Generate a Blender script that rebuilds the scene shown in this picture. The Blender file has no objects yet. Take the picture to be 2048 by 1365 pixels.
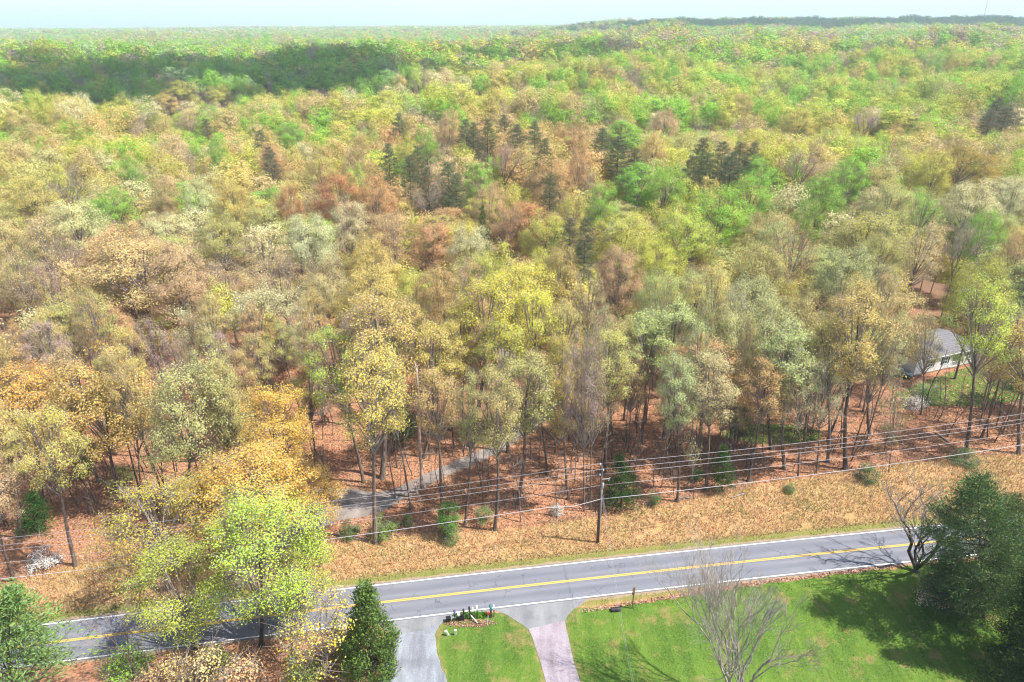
import bpy, bmesh, math, random
import numpy as np
from math import radians, sin, cos, pi, tan, atan2, sqrt
from mathutils import Vector, Matrix, Euler

SC = bpy.context.scene
COL = SC.collection
RS = np.random.RandomState(11)
R0 = random.Random(7)

# ------------------------------------------------------------------ camera
CAM_H, FPX, CX, CY = 60.0, 1365.0, 1024.0, 682.5
PITCH, ROLL = radians(24.9), radians(0.4)
cam = bpy.data.cameras.new('camera'); camo = bpy.data.objects.new('camera', cam); COL.objects.link(camo)
cam.sensor_width = 36; cam.lens = 36 * FPX / 2048; cam.clip_start = 0.5; cam.clip_end = 40000
camo.location = (0, 0, CAM_H)
camo.rotation_euler = (Matrix.Rotation(pi / 2 - PITCH, 3, 'X') @ Matrix.Rotation(-ROLL, 3, 'Z')).to_euler()
SC.camera = camo

# ------------------------------------------------------------------ light
SUN_EL = radians(58); SUN_DIR = Vector((0.985, -0.17, 0)).normalized()
sun_vec = Vector((SUN_DIR.x * cos(SUN_EL), SUN_DIR.y * cos(SUN_EL), sin(SUN_EL)))
W = bpy.data.worlds.new('World'); SC.world = W; W.use_nodes = True
wn = W.node_tree.nodes; wl = W.node_tree.links
sky = wn.new('ShaderNodeTexSky'); sky.sky_type = 'NISHITA'; sky.sun_disc = False
sky.sun_elevation = SUN_EL; sky.sun_rotation = atan2(SUN_DIR.x, SUN_DIR.y)
sky.air_density = 1.0; sky.dust_density = 1.2; sky.ozone_density = 1.0; sky.altitude = 100
wn['Background'].inputs[1].default_value = 0.13
wl.new(sky.outputs[0], wn['Background'].inputs[0])
sl = bpy.data.lights.new('sun', 'SUN'); sl.energy = 4.6; sl.angle = radians(0.5); sl.color = (1.0, 0.955, 0.88)
slo = bpy.data.objects.new('sun', sl); COL.objects.link(slo)
slo.rotation_euler = sun_vec.to_track_quat('Z', 'Y').to_euler(); slo.location = (100, -20, 200)
SC.view_settings.view_transform = 'Standard'; SC.view_settings.look = 'None'
SC.view_settings.gamma = 1.0; SC.view_settings.use_curve_mapping = False
SC.view_settings.exposure = 1.0
SC.cycles.max_bounces = 7; SC.cycles.diffuse_bounces = 3; SC.cycles.glossy_bounces = 2
SC.cycles.transmission_bounces = 4; SC.cycles.volume_bounces = 1; SC.cycles.transparent_max_bounces = 4
SC.cycles.use_denoising = True; SC.cycles.denoiser = 'OPENIMAGEDENOISE'; SC.cycles.denoising_prefilter = 'ACCURATE'; SC.cycles.denoising_input_passes = 'RGB_ALBEDO_NORMAL'
SC.cycles.filter_width = 1.2

# ------------------------------------------------------------------ geometry of the view (only used to survey positions)
def ray(px, py):
    x, y = px - CX, CY - py
    xr = x * cos(ROLL) + y * sin(ROLL); yr = -x * sin(ROLL) + y * cos(ROLL)
    return np.array([xr, FPX * cos(PITCH) + yr * sin(PITCH), -FPX * sin(PITCH) + yr * cos(PITCH)])
def gp(px, py, z=0.0):
    d = ray(px, py); t = (z - CAM_H) / d[2]
    return (d[0] * t, d[1] * t)
def project(x, y, z):
    z = z - CAM_H
    depth = y * cos(PITCH) - z * sin(PITCH)
    u = y * sin(PITCH) + z * cos(PITCH)
    X = x / depth * FPX; Y = u / depth * FPX
    return (CX + X * cos(ROLL) - Y * sin(ROLL), CY - (X * sin(ROLL) + Y * cos(ROLL)), depth)

# ------------------------------------------------------------------ terrain
def sstep(a, b, v):
    t = np.clip((v - a) / (b - a), 0, 1); return t * t * (3 - 2 * t)
def snoise(x, y, s, seed=0):
    x = x / s + seed * 3.1; y = y / s - seed * 1.7
    return (np.sin(x + 1.3 * np.sin(y * 0.7 + 0.5)) * np.cos(y * 1.1 + 0.9 * np.sin(x * 0.6)) + 0.5 * np.sin(2.3 * x + 1.1) * np.sin(1.9 * y + 0.3 * x)) / 1.5
DL = [0, 150, 230, 300, 360, 440, 530, 650, 780, 1200, 2000, 3500, 9000]
HL = [0, 0, 4, 0, 11, -8, 12, 25, 15, 10, 19, 24, 24]
DR = [0, 150, 240, 300, 360, 430, 520, 600, 700, 900, 1150, 1500, 2300, 2900, 5000, 9000]
HR = [0, 0, 5, 1, 9, 6, 19, 15, 26, 31, 24, 27, 44, 40, 38, 36]
def ground(x, y):
    x = np.asarray(x, float); y = np.asarray(y, float)
    D = np.maximum(y, 0)
    wlft = sstep(80, -160, x - 0.12 * (D - 400))
    h = np.interp(D, DL, HL) * wlft + np.interp(D, DR, HR) * (1 - wlft)
    h = h + sstep(140, 380, D) * (10 * snoise(x, y, 46, 1) + 3 * snoise(x, y, 19, 6)) + sstep(500, 1500, D) * 6 * snoise(x, y, 210, 2)
    h = h + sstep(1500, 3000, D) * 7 * snoise(x, y, 700, 3)
    return h
def gh(x, y): return float(ground(x, y))
def road_c(x): return 60.55 + 0.1425 * x - 0.00016 * x * x
ROAD_HALF = 2.78

# ------------------------------------------------------------------ object helpers
def setp(o, label=None, cat=None, group=None, kind=None):
    if label: o['label'] = label
    if cat: o['category'] = cat
    if group: o['group'] = group
    if kind: o['kind'] = kind
    return o
def link_obj(name, me, parent=None):
    o = bpy.data.objects.new(name, me); COL.objects.link(o)
    if parent is not None: o.parent = parent
    return o
def empty(name, loc, rot=(0, 0, 0), label=None, cat=None, group=None):
    o = bpy.data.objects.new(name, None); COL.objects.link(o)
    o.location = loc; o.rotation_euler = rot; o.empty_display_size = 0.5
    return setp(o, label, cat, group)

class MB:
    def __init__(s): s.v = []; s.f = []; s.mi = []; s.cur = 0
    def add(s, vs, fs):
        b = len(s.v); s.v += [tuple(map(float, p)) for p in vs]
        s.f += [tuple(i + b for i in f) for f in fs]; s.mi += [s.cur] * len(fs)
    def box(s, c, d, rz=0.0, M=None):
        hx, hy, hz = d[0] / 2, d[1] / 2, d[2] / 2
        P = [Vector((sx * hx, sy * hy, sz * hz)) for sz in (-1, 1) for sy in (-1, 1) for sx in (-1, 1)]
        m = Matrix.Rotation(rz, 3, 'Z') if M is None else M
        P = [m @ p + Vector(c) for p in P]
        s.add(P, [(0, 2, 3, 1), (4, 5, 7, 6), (0, 1, 5, 4), (2, 6, 7, 3), (0, 4, 6, 2), (1, 3, 7, 5)])
    def tube(s, pts, rad, n=6, cap=True):
        pts = [Vector(p) for p in pts]; m = len(pts); vs = []
        up = Vector((0.31, 0.2, 1)).normalized()
        for i, p in enumerate(pts):
            t = (pts[min(i + 1, m - 1)] - pts[max(i - 1, 0)])
            if t.length < 1e-6: t = Vector((0, 0, 1))
            t.normalize()
            a = t.cross(up)
            if a.length < 0.05: a = t.cross(Vector((1, 0, 0)))
            a.normalize(); b = t.cross(a)
            r = rad[i] if hasattr(rad, '__len__') else rad
            for k in range(n):
                q = 2 * pi * k / n; vs.append(p + a * (r * cos(q)) + b * (r * sin(q)))
        fs = [(i * n + k, i * n + (k + 1) % n, (i + 1) * n + (k + 1) % n, (i + 1) * n + k) for i in range(m - 1) for k in range(n)]
        if cap: fs += [tuple(range(n))[::-1], tuple(range((m - 1) * n, m * n))]
        s.add(vs, fs)
    def build(s, name, mats, parent=None, smooth=False):
        me = bpy.data.meshes.new(name); me.from_pydata(s.v, [], s.f)
        for m in (mats if isinstance(mats, (list, tuple)) else [mats]): me.materials.append(m)
        if any(s.mi): me.polygons.foreach_set('material_index', s.mi)
        if smooth: me.polygons.foreach_set('use_smooth', [True] * len(s.f))
        me.update()
        return link_obj(name, me, parent)
    def mesh(s, name, mat, smooth=True):
        me = bpy.data.meshes.new(name); me.from_pydata(s.v, [], s.f); me.materials.append(mat)
        if smooth: me.polygons.foreach_set('use_smooth', [True] * len(s.f))
        me.update(); return me

def quads_mesh(name, V, mat, n=4):
    """V: (k,n,3) array of loose polygons"""
    k = len(V); me = bpy.data.meshes.new(name)
    me.vertices.add(k * n); me.vertices.foreach_set('co', V.reshape(-1).astype(np.float32))
    me.loops.add(k * n); me.loops.foreach_set('vertex_index', np.arange(k * n, dtype=np.int32))
    me.polygons.add(k); me.polygons.foreach_set('loop_start', np.arange(0, k * n, n, dtype=np.int32))
    me.polygons.foreach_set('loop_total', np.full(k, n, dtype=np.int32))
    me.materials.append(mat); me.update(); return me

def leaf_quads(C, size, rs, up=0.0, aspect=0.75, out=None, jit=0.55):
    k = len(C); a = rs.normal(size=(k, 3)); a /= np.linalg.norm(a, axis=1)[:, None] + 1e-9
    nrm = rs.normal(size=(k, 3))
    if out is not None: nrm = nrm * jit + out
    nrm[:, 2] += up; nrm /= np.linalg.norm(nrm, axis=1)[:, None] + 1e-9
    a = a - nrm * np.sum(a * nrm, axis=1)[:, None]; a /= np.linalg.norm(a, axis=1)[:, None] + 1e-9
    b = np.cross(nrm, a)
    s = (size * rs.uniform(0.6, 1.35, k))[:, None] * 0.5; bb = b * s * aspect; aa = a * s
    return np.stack([C - aa, C - bb * 0.9 + aa * 0.1, C + aa, C + bb * 0.9 + aa * 0.1], axis=1)

# ------------------------------------------------------------------ materials
def mat(name):
    m = bpy.data.materials.new(name); m.use_nodes = True
    nt = m.node_tree; nt.nodes.clear()
    return m, nt, nt.nodes, nt.links
def node(nt, typ, **kw):
    n = nt.nodes.new(typ)
    for k, v in kw.items():
        if k.startswith('i_'):
            key = k[2:]; key = int(key) if key.isdigit() else key
            n.inputs[key].default_value = v
        else: setattr(n, k, v)
    return n
def mixc(nt, fac, a, b, mode='MIX'):
    n = nt.nodes.new('ShaderNodeMix'); n.data_type = 'RGBA'; n.blend_type = mode
    for sock, val in ((n.inputs[0], fac), (n.inputs[6], a), (n.inputs[7], b)):
        if isinstance(val, (int, float)): sock.default_value = val
        elif isinstance(val, (tuple, list)): sock.default_value = (*val[:3], 1)
        else: nt.links.new(val, sock)
    return n.outputs[2]
def mth(nt, op, a, b=None, c=None):
    n = nt.nodes.new('ShaderNodeMath'); n.operation = op
    for i, v in enumerate((a, b, c)):
        if v is None: continue
        if isinstance(v, (int, float)): n.inputs[i].default_value = v
        else: nt.links.new(v, n.inputs[i])
    return n.outputs[0]
def noise(nt, scale, detail=3, vec=None, rough=0.55):
    n = node(nt, 'ShaderNodeTexNoise'); n.inputs['Scale'].default_value = scale; n.inputs['Detail'].default_value = detail
    n.inputs['Roughness'].default_value = rough
    if vec is not None: nt.links.new(vec, n.inputs['Vector'])
    return n.outputs[0]
def ramp(nt, fac, stops, interp='LINEAR'):
    n = nt.nodes.new('ShaderNodeValToRGB'); cr = n.color_ramp; cr.interpolation = interp
    while len(cr.elements) < len(stops): cr.elements.new(0.5)
    for e, (p, c) in zip(cr.elements, stops): e.position = p; e.color = (*c, 1) if len(c) == 3 else c
    nt.links.new(fac, n.inputs[0]); return n.outputs[0]
def remap(nt, v, a, b):
    n = nt.nodes.new('ShaderNodeMapRange'); n.interpolation_type = 'SMOOTHSTEP'
    nt.links.new(v, n.inputs[0]); n.inputs[1].default_value = a; n.inputs[2].default_value = b; return n.outputs[0]
def principled(nt, col, rough=0.8, metal=0.0, bump=None, bstr=0.3, bdist=0.05, spec=0.3):
    p = nt.nodes.new('ShaderNodeBsdfPrincipled'); p.inputs['Roughness'].default_value = rough
    p.inputs['Metallic'].default_value = metal; p.inputs['Specular IOR Level'].default_value = spec
    if isinstance(col, (tuple, list)): p.inputs['Base Color'].default_value = (*col[:3], 1)
    else: nt.links.new(col, p.inputs['Base Color'])
    if bump is not None:
        b = nt.nodes.new('ShaderNodeBump'); b.inputs['Strength'].default_value = bstr; b.inputs['Distance'].default_value = bdist
        nt.links.new(bump, b.inputs['Height']); nt.links.new(b.outputs[0], p.inputs['Normal'])
    o = nt.nodes.new('ShaderNodeOutputMaterial'); nt.links.new(p.outputs[0], o.inputs[0]); return p
def simple(name, col, rough=0.7, metal=0.0, var=0.12, scale=6.0, spec=0.3):
    m, nt, N, L = mat(name)
    g = node(nt, 'ShaderNodeNewGeometry'); n = noise(nt, scale, 3, g.outputs['Position'])
    c2 = tuple(max(0, x * (1 - 2.2 * var)) for x in col); c3 = tuple(min(1, x * (1 + var)) for x in col)
    principled(nt, ramp(nt, n, [(0.3, c2), (0.5, col), (0.75, c3)]), rough, metal, spec=spec); return m

def leaf_material(name, source, trans=0.38):
    m, nt, N, L = mat(name)
    if source == 'object':
        oi = node(nt, 'ShaderNodeObjectInfo'); base = oi.outputs['Color']
    elif source == 'instancer':
        a = node(nt, 'ShaderNodeAttribute'); a.attribute_type = 'INSTANCER'; a.attribute_name = 'tint'; base = a.outputs['Color']
    else:
        base = None
    g = node(nt, 'ShaderNodeNewGeometry'); isl = g.outputs['Random Per Island']
    if base is None:
        base = ramp(nt, isl, [(0, source[0]), (1, source[1])])
        if len(source) > 2:
            pn_ = g.outputs['Position']
            base = mixc(nt, mth(nt, 'MULTIPLY', remap(nt, noise(nt, 0.30, 4, pn_, .6), 0.46, 0.60), 0.75), base, source[2])
            base = mixc(nt, mth(nt, 'MULTIPLY', remap(nt, noise(nt, 0.17, 4, pn_, .7), 0.53, 0.62), 0.6), base, source[3])
    hsv = node(nt, 'ShaderNodeHueSaturation'); L.new(base, hsv.inputs['Color'])
    r2 = mth(nt, 'FRACT', mth(nt, 'MULTIPLY', isl, 37.7))
    L.new(mth(nt, 'MULTIPLY_ADD', r2, 0.045, 0.4775), hsv.inputs['Hue'])
    L.new(mth(nt, 'MULTIPLY_ADD', isl, 0.45, 0.78), hsv.inputs['Value'])
    L.new(mth(nt, 'MULTIPLY_ADD', r2, -0.3, 1.12), hsv.inputs['Saturation'])
    d = node(nt, 'ShaderNodeBsdfDiffuse'); t = node(nt, 'ShaderNodeBsdfTranslucent'); mx = node(nt, 'ShaderNodeMixShader')
    mx.inputs[0].default_value = trans
    L.new(hsv.outputs[0], d.inputs[0]); L.new(hsv.outputs[0], t.inputs[0]); L.new(d.outputs[0], mx.inputs[1]); L.new(t.outputs[0], mx.inputs[2])
    o = node(nt, 'ShaderNodeOutputMaterial'); L.new(mx.outputs[0], o.inputs[0]); return m
def bark_material(name, c1, c2, c3):
    m, nt, N, L = mat(name)
    tc = node(nt, 'ShaderNodeTexCoord'); mp = node(nt, 'ShaderNodeMapping'); mp.inputs['Scale'].default_value = (3.5, 3.5, 0.55)
    L.new(tc.outputs['Object'], mp.inputs[0]); n1 = noise(nt, 2.2, 4, mp.outputs[0]); 
    oi = node(nt, 'ShaderNodeObjectInfo')
    c = ramp(nt, n1, [(0.32, c1), (0.5, c2), (0.7, c3)])
    c = mixc(nt, 1.0, c, mth(nt, 'MULTIPLY_ADD', oi.outputs['Random'], 0.55, 0.7), 'MULTIPLY')
    principled(nt, c, 0.95, bump=n1, bstr=0.5, bdist=0.04, spec=0.1); return m

LEAF = leaf_material('leaf', 'object', 0.28)
LEAF_I = leaf_material('leaf_of_forest', 'instancer', 0.22)
NEEDLE = leaf_material('needles', 'object', 0.15)
BARK = bark_material('bark', (0.07, 0.052, 0.042), (0.15, 0.115, 0.095), (0.27, 0.22, 0.185))
BARK_DARK = bark_material('bark_dark', (0.035, 0.027, 0.024), (0.08, 0.06, 0.052), (0.15, 0.12, 0.105))
BARK_PALE = bark_material('bark_pale', (0.16, 0.13, 0.11), (0.33, 0.28, 0.235), (0.5, 0.45, 0.38))
TWIG = simple('twig', (0.27, 0.225, 0.195), 0.9, var=0.2, scale=0.8)
TWIG_PALE = simple('twig_pale', (0.34, 0.30, 0.26), 0.9, var=0.2, scale=0.8)

TINT = dict(lime=(0.44, 0.54, 0.09), green=(0.27, 0.48, 0.055), yellow=(0.54, 0.54, 0.09), gold=(0.56, 0.46, 0.13), olive=(0.47, 0.44, 0.14),
            sage=(0.47, 0.49, 0.18), cream=(0.62, 0.57, 0.29), orange=(0.56, 0.38, 0.15), rust=(0.50, 0.26, 0.10), tan=(0.55, 0.42, 0.19),
            mauve=(0.44, 0.34, 0.25), amber=(0.66, 0.44, 0.10), pine=(0.19, 0.205, 0.10), darkgreen=(0.10, 0.155, 0.035), peach=(0.62, 0.46, 0.19), moss=(0.30, 0.31, 0.07),
            white=(0.72, 0.71, 0.62), mint=(0.34, 0.48, 0.20))
CWORD = dict(lime='lime green', green='bright green', yellow='yellow green', gold='golden', olive='olive tan', sage='sage green', cream='pale cream', orange='orange',
             rust='rust brown', tan='tan budding', mauve='mauve brown thinly leafed', amber='amber', pine='dark olive', darkgreen='dark green', peach='peach', moss='mossy olive', white='white', mint='mint green')

# ------------------------------------------------------------------ ground sheet
def pip(poly, X, Y):
    inside = np.zeros(X.shape, bool); n = len(poly)
    for i in range(n):
        x1, y1 = poly[i]; x2, y2 = poly[(i + 1) % n]
        c = ((y1 > Y) != (y2 > Y)) & (X < (x2 - x1) * (Y - y1) / (y2 - y1 + 1e-12) + x1)
        inside ^= c
    return inside
EDGE_PX = [(-400, 1190), (0, 1172), (150, 1128), (420, 1105), (560, 1098), (700, 1084), (850, 1068), (1000, 1060), (1130, 1045), (1230, 1028), (1330, 1010), (1430, 990), (1560, 962), (1700, 945), (1850, 922), (2048, 908), (2300, 895)]
EDGE = np.array([gp(*p) for p in EDGE_PX])
EDGE[0] = (-140, 33)
EDGE = np.vstack([[-400, 5], EDGE, [[250, 105], [500, 120]]])
def edge_y(x): return np.interp(x, EDGE[:, 0], EDGE[:, 1])

def axis(lo, hi, step, ext):
    a = list(np.arange(lo, hi + 1e-6, step)); s = step
    L, Hh = [lo], [hi]
    while Hh[-1] < ext: s *= 1.13; Hh.append(Hh[-1] + s); L.append(L[-1] - s)
    return np.array(L[1:][::-1] + a + Hh[1:])
gx = axis(-85, 100, 0.62, 9500); gy = axis(18, 150, 0.62, 9500)
GX, GY = np.meshgrid(gx, gy); GZ = ground(GX, GY)
nx, ny = len(gx), len(gy)
me = bpy.data.meshes.new('ground')
me.vertices.add(nx * ny); me.vertices.foreach_set('co', np.stack([GX, GY, GZ], -1).reshape(-1).astype(np.float32))
ii = (np.arange(ny - 1)[:, None] * nx + np.arange(nx - 1)[None, :]).reshape(-1)
Q = np.stack([ii, ii + 1, ii + nx + 1, ii + nx], 1).astype(np.int32)
me.loops.add(Q.size); me.loops.foreach_set('vertex_index', Q.reshape(-1))
me.polygons.add(len(Q)); me.polygons.foreach_set('loop_start', np.arange(0, Q.size, 4, dtype=np.int32)); me.polygons.foreach_set('loop_total', np.full(len(Q), 4, np.int32))
me.polygons.foreach_set('use_smooth', np.ones(len(Q), bool))
dr = GY - road_c(GX)                       # distance across the road
far_side = dr > 0
straw = (sstep(0.5, -0.5, GY - edge_y(GX)) * far_side)
LINE_N = np.array([gp(1160, 1228), gp(1300, 1205), gp(1500, 1172), gp(1700, 1147), gp(1830, 1132), gp(2100, 1105)])   # leaf-filled ditch before the right lawn
ditch_y = np.interp(GX, LINE_N[:, 0], LINE_N[:, 1])
lawn_r = pip([gp(1129, 1240), gp(1138, 1232), gp(1150, 1217), gp(1166, 1209), gp(1172, 1222), *[tuple(p) for p in LINE_N[1:]], (200, 80), (200, -60), (4.0, -60), gp(1159, 1365)], GX, GY).astype(float)
lawn_m = pip([gp(872, 1262), gp(890, 1242), gp(990, 1228), gp(1032, 1240), gp(1060, 1258), gp(1094, 1365), gp(1110, 1440), (3, -60), (-5.6, -60), gp(892, 1365)], GX, GY).astype(float)
yard = pip([gp(1780, 790), gp(1850, 762), gp(1930, 735), (140, 122), (140, 104), gp(2050, 800), gp(1960, 815), gp(1850, 812)], GX, GY).astype(float)
patch = sstep(1.4, 0.6, np.hypot((GX - gp(1545, 868)[0]) / 9, (GY - gp(1545, 868)[1]) / 3.4)) * 0.75
patch = np.maximum(patch, sstep(1.4, 0.6, np.hypot((GX - gp(560, 770)[0]) / 10, (GY - gp(560, 770)[1]) / 5)) * 0.3)
patch = np.maximum(patch, sstep(1.4, 0.6, np.hypot((GX - gp(1700, 905)[0]) / 14, (GY - gp(1700, 905)[1]) / 2.4)) * 0.35)
lawn_m = ((dr < -(ROAD_HALF + .85)) & (GX > gp(770, 1300)[0]) & (GX < gp(1140, 1235)[0]) & (GY > -70)).astype(float)
lawn_rim = pip([gp(1110, 1255), gp(1150, 1221), gp(1185, 1216), gp(1250, 1230), gp(1250, 1500), (3, -60), gp(1140, 1440)], GX, GY)
lawn_r = np.maximum(lawn_r, lawn_rim)
lawn = np.maximum(np.maximum(lawn_r, lawn_m), np.maximum(yard * 0.85, patch))
strip = far_side * sstep(3.3 + ROAD_HALF, 0.7 + ROAD_HALF, dr) * 1.1
near_strip = (~far_side) * (GX > gp(1150, 1210)[0]) * (1 - lawn_r) * (GY > ditch_y + 0.45) * 0.55
strip = np.maximum(strip, near_strip * 1.7)
strip = np.maximum(strip, straw * sstep(20, 45, GX) * sstep(3, 9, edge_y(GX) - GY) * 0.42)
straw = np.maximum(straw, near_strip * 1.8)
edge_dirt = sstep(ROAD_HALF + 0.95, ROAD_HALF + 0.35, np.abs(dr))
dry = np.maximum(sstep(2.6, 0.4, np.hypot((GX - gp(1030, 1275)[0]) / 1.6, (GY - gp(1030, 1275)[1]) / 1.0)), lawn_r * sstep(3.0, 0.2, ditch_y - GY) * 0.5)
def segd(pts):
    D_ = np.full(GX.shape, 1e9)
    for (ax, ay), (bx_, by_) in zip(pts[:-1], pts[1:]):
        vx, vy = bx_ - ax, by_ - ay; t_ = np.clip(((GX - ax) * vx + (GY - ay) * vy) / (vx * vx + vy * vy), 0, 1)
        D_ = np.minimum(D_, np.hypot(GX - ax - t_ * vx, GY - ay - t_ * vy))
    return D_
wear = np.minimum(np.minimum(segd([gp(1000, 1226), gp(1056, 1258), gp(1078, 1317), gp(1110, 1440)]), segd([gp(1166, 1210), gp(1130, 1243), gp(1147, 1323), gp(1182, 1440)])), segd([gp(898, 1238), gp(870, 1269), gp(880, 1323), gp(910, 1430)]))
dry = np.maximum(dry * .7, sstep(1.3, 0.0, wear) * .75)
def blur(A, k=1):
    for _ in range(k):
        A = (A + np.roll(A, 1, 0) + np.roll(A, -1, 0) + np.roll(A, 1, 1) + np.roll(A, -1, 1)) / 5
    return A
gap_shade = sstep(118, 165, GY)  # far forest floor coloured darker, as painted shade in the gaps between crowns
for nm, A in (('gap_shade', gap_shade), ('lawn', blur(lawn)), ('straw', blur(straw)), ('strip', blur(strip)), ('dirt', edge_dirt), ('dry', dry)):
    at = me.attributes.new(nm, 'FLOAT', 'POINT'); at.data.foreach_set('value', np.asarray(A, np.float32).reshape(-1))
me.update()
def ground_material():
    m, nt, N, L = mat('ground')
    P = node(nt, 'ShaderNodeNewGeometry').outputs['Position']
    def at(n): return node(nt, 'ShaderNodeAttribute', attribute_name=n).outputs['Fac']
    nb = noise(nt, 0.16, 4, P); nm = noise(nt, 0.9, 5, P, 0.65); nf = noise(nt, 4.5, 4, P, 0.75); nf2 = noise(nt, 9.0, 2, P, 0.7)
    vor = node(nt, 'ShaderNodeTexVoronoi'); vor.inputs['Scale'].default_value = 5.5; L.new(P, vor.inputs[0]); vc = node(nt, 'ShaderNodeSeparateColor'); L.new(vor.outputs['Color'], vc.inputs[0])
    lit = ramp(nt, nf, [(0.25, (0.12, 0.052, 0.028)), (0.42, (0.33, 0.15, 0.08)), (0.55, (0.45, 0.225, 0.125)), (0.72, (0.58, 0.35, 0.22))])
    lit = mixc(nt, mth(nt, 'MULTIPLY', vc.outputs[0], 0.42), lit, (0.62, 0.29, 0.15))
    lit = mixc(nt, mth(nt, 'MULTIPLY', remap(nt, nb, 0.42, 0.62), 0.55), lit, (0.30, 0.17, 0.11))
    lit = mixc(nt, mth(nt, 'MULTIPLY', remap(nt, nm, 0.55, 0.70), 0.45), lit, (0.17, 0.15, 0.06))
    lit = mixc(nt, mth(nt, 'MULTIPLY', at('gap_shade'), 0.85), lit, mixc(nt, nm, (0.10, 0.07, 0.05), (0.24, 0.16, 0.11)))
    st = ramp(nt, nf, [(0.25, (0.28, 0.13, 0.06)), (0.45, (0.44, 0.26, 0.12)), (0.6, (0.56, 0.38, 0.18)), (0.8, (0.62, 0.45, 0.24))])
    st = mixc(nt, mth(nt, 'MULTIPLY', remap(nt, nm, 0.42, 0.66), 0.6), st, (0.46, 0.20, 0.10))
    st = mixc(nt, mth(nt, 'MULTIPLY', remap(nt, nb, 0.50, 0.62), 0.45), st, (0.34, 0.27, 0.09))
    gr = ramp(nt, nf, [(0.25, (0.035, 0.075, 0.012)), (0.5, (0.078, 0.15, 0.024)), (0.75, (0.15, 0.225, 0.045))])
    gr = mixc(nt, mth(nt, 'MULTIPLY', remap(nt, nb, 0.40, 0.62), 0.55), gr, (0.15, 0.24, 0.035))
    mw = node(nt, 'ShaderNodeMapping'); mw.inputs['Rotation'].default_value = (0, 0, 0.6); mw.inputs['Scale'].default_value = (0.9, 0.10, 1); L.new(P, mw.inputs[0])
    gr = mixc(nt, mth(nt, 'MULTIPLY', remap(nt, noise(nt, 1.0, 3, mw.outputs[0]), 0.42, 0.62), 0.35), gr, (0.15, 0.26, 0.045))
    gr = mixc(nt, mth(nt, 'MULTIPLY', remap(nt, nm, 0.55, 0.75), 0.6), gr, (0.27, 0.28, 0.06))
    dirtn = noise(nt, 0.33, 5, P, 0.7)
    gr = mixc(nt, mth(nt, 'MULTIPLY', remap(nt, dirtn, 0.52, 0.66), 0.6), gr, (0.30, 0.22, 0.09))
    gr = mixc(nt, mth(nt, 'MULTIPLY', remap(nt, nf2, 0.66, 0.72), 0.5), gr, (0.50, 0.56, 0.30))
    dn = mth(nt, 'ADD', at('dry'), mth(nt, 'MULTIPLY_ADD', nm, 1.1, -0.62))
    gr = mixc(nt, mth(nt, 'MULTIPLY', remap(nt, dn, 0.34, 0.95), 0.75), gr, (0.33, 0.22, 0.11))
    gs = mixc(nt, nf, (0.07, 0.15, 0.025), (0.24, 0.25, 0.07))
    def mask(v, amp=0.9, lo=0.42, hi=0.58, nn=nm):
        return remap(nt, mth(nt, 'ADD', v, mth(nt, 'MULTIPLY_ADD', nn, amp, -amp / 2)), lo, hi)
    c = mixc(nt, mask(at('straw'), 1.2), lit, st)
    c = mixc(nt, mth(nt, 'MULTIPLY', mask(at('strip'), 3.2, 0.5, 0.9, nf), 0.85), c, gs)
    c = mixc(nt, mask(at('lawn'), 0.7), c, gr)
    c = mixc(nt, mth(nt, 'MULTIPLY', mask(at('dirt'), 0.6), 0.75), c, mixc(nt, nf, (0.22, 0.15, 0.11), (0.52, 0.38, 0.28)))
    hgt = mth(nt, 'ADD', nf, mth(nt, 'MULTIPLY', nm, 1.5))
    principled(nt, c, 0.95, bump=hgt, bstr=0.9, bdist=0.22, spec=0.05); return m
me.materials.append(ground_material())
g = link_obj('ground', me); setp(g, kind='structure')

# ------------------------------------------------------------------ road and drives
def poly_sheet(name, outer, z, m, parent=None, thick=0.0, uv=False):
    bm = bmesh.new(); vs = [bm.verts.new((x, y, z)) for x, y in outer]; f = bm.faces.new(vs)
    if f.normal.z < 0: f.normal_flip()
    bm.normal_update()
    if f.normal.z < 0: f.normal_flip()
    if thick:
        r = bmesh.ops.extrude_face_region(bm, geom=[f]); dn = [v for v in r['geom'] if isinstance(v, bmesh.types.BMVert)]
        for v in dn: v.co.z -= 0  # top keeps its height
        for v in vs: v.co.z -= thick
    bmesh.ops.triangulate(bm, faces=[q for q in bm.faces if len(q.verts) > 4])
    mesh = bpy.data.meshes.new(name); bm.to_mesh(mesh); bm.free(); mesh.materials.append(m)
    o = link_obj(name, mesh, parent); return setp(o, kind='structure')
def ribbon(name, xs, y0, y1, z, m, lift=0.0):
    """strip along the road between offsets y0(x) and y1(x) with a uv map (u metres along, v across)"""
    mb = MB(); n = len(xs); uvs = []
    L = 0; prev = None
    for x in xs:
        a = (x, y0(x), z); b = (x, y1(x), z)
        if prev is not None: L += sqrt((x - prev[0]) ** 2 + (a[1] - prev[1]) ** 2)
        prev = a; mb.v += [a, b]; uvs += [(L, 0), (L, 1)]
    mb.f = [(2 * i, 2 * i + 2, 2 * i + 3, 2 * i + 1) for i in range(n - 1)]; mb.mi = [0] * (n - 1)
    o = mb.build(name, m); uvl = o.data.uv_layers.new(name='UVMap')
    for lp in o.data.loops: uvl.data[lp.index].uv = uvs[lp.vertex_index]
    return setp(o, kind='structure')
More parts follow.
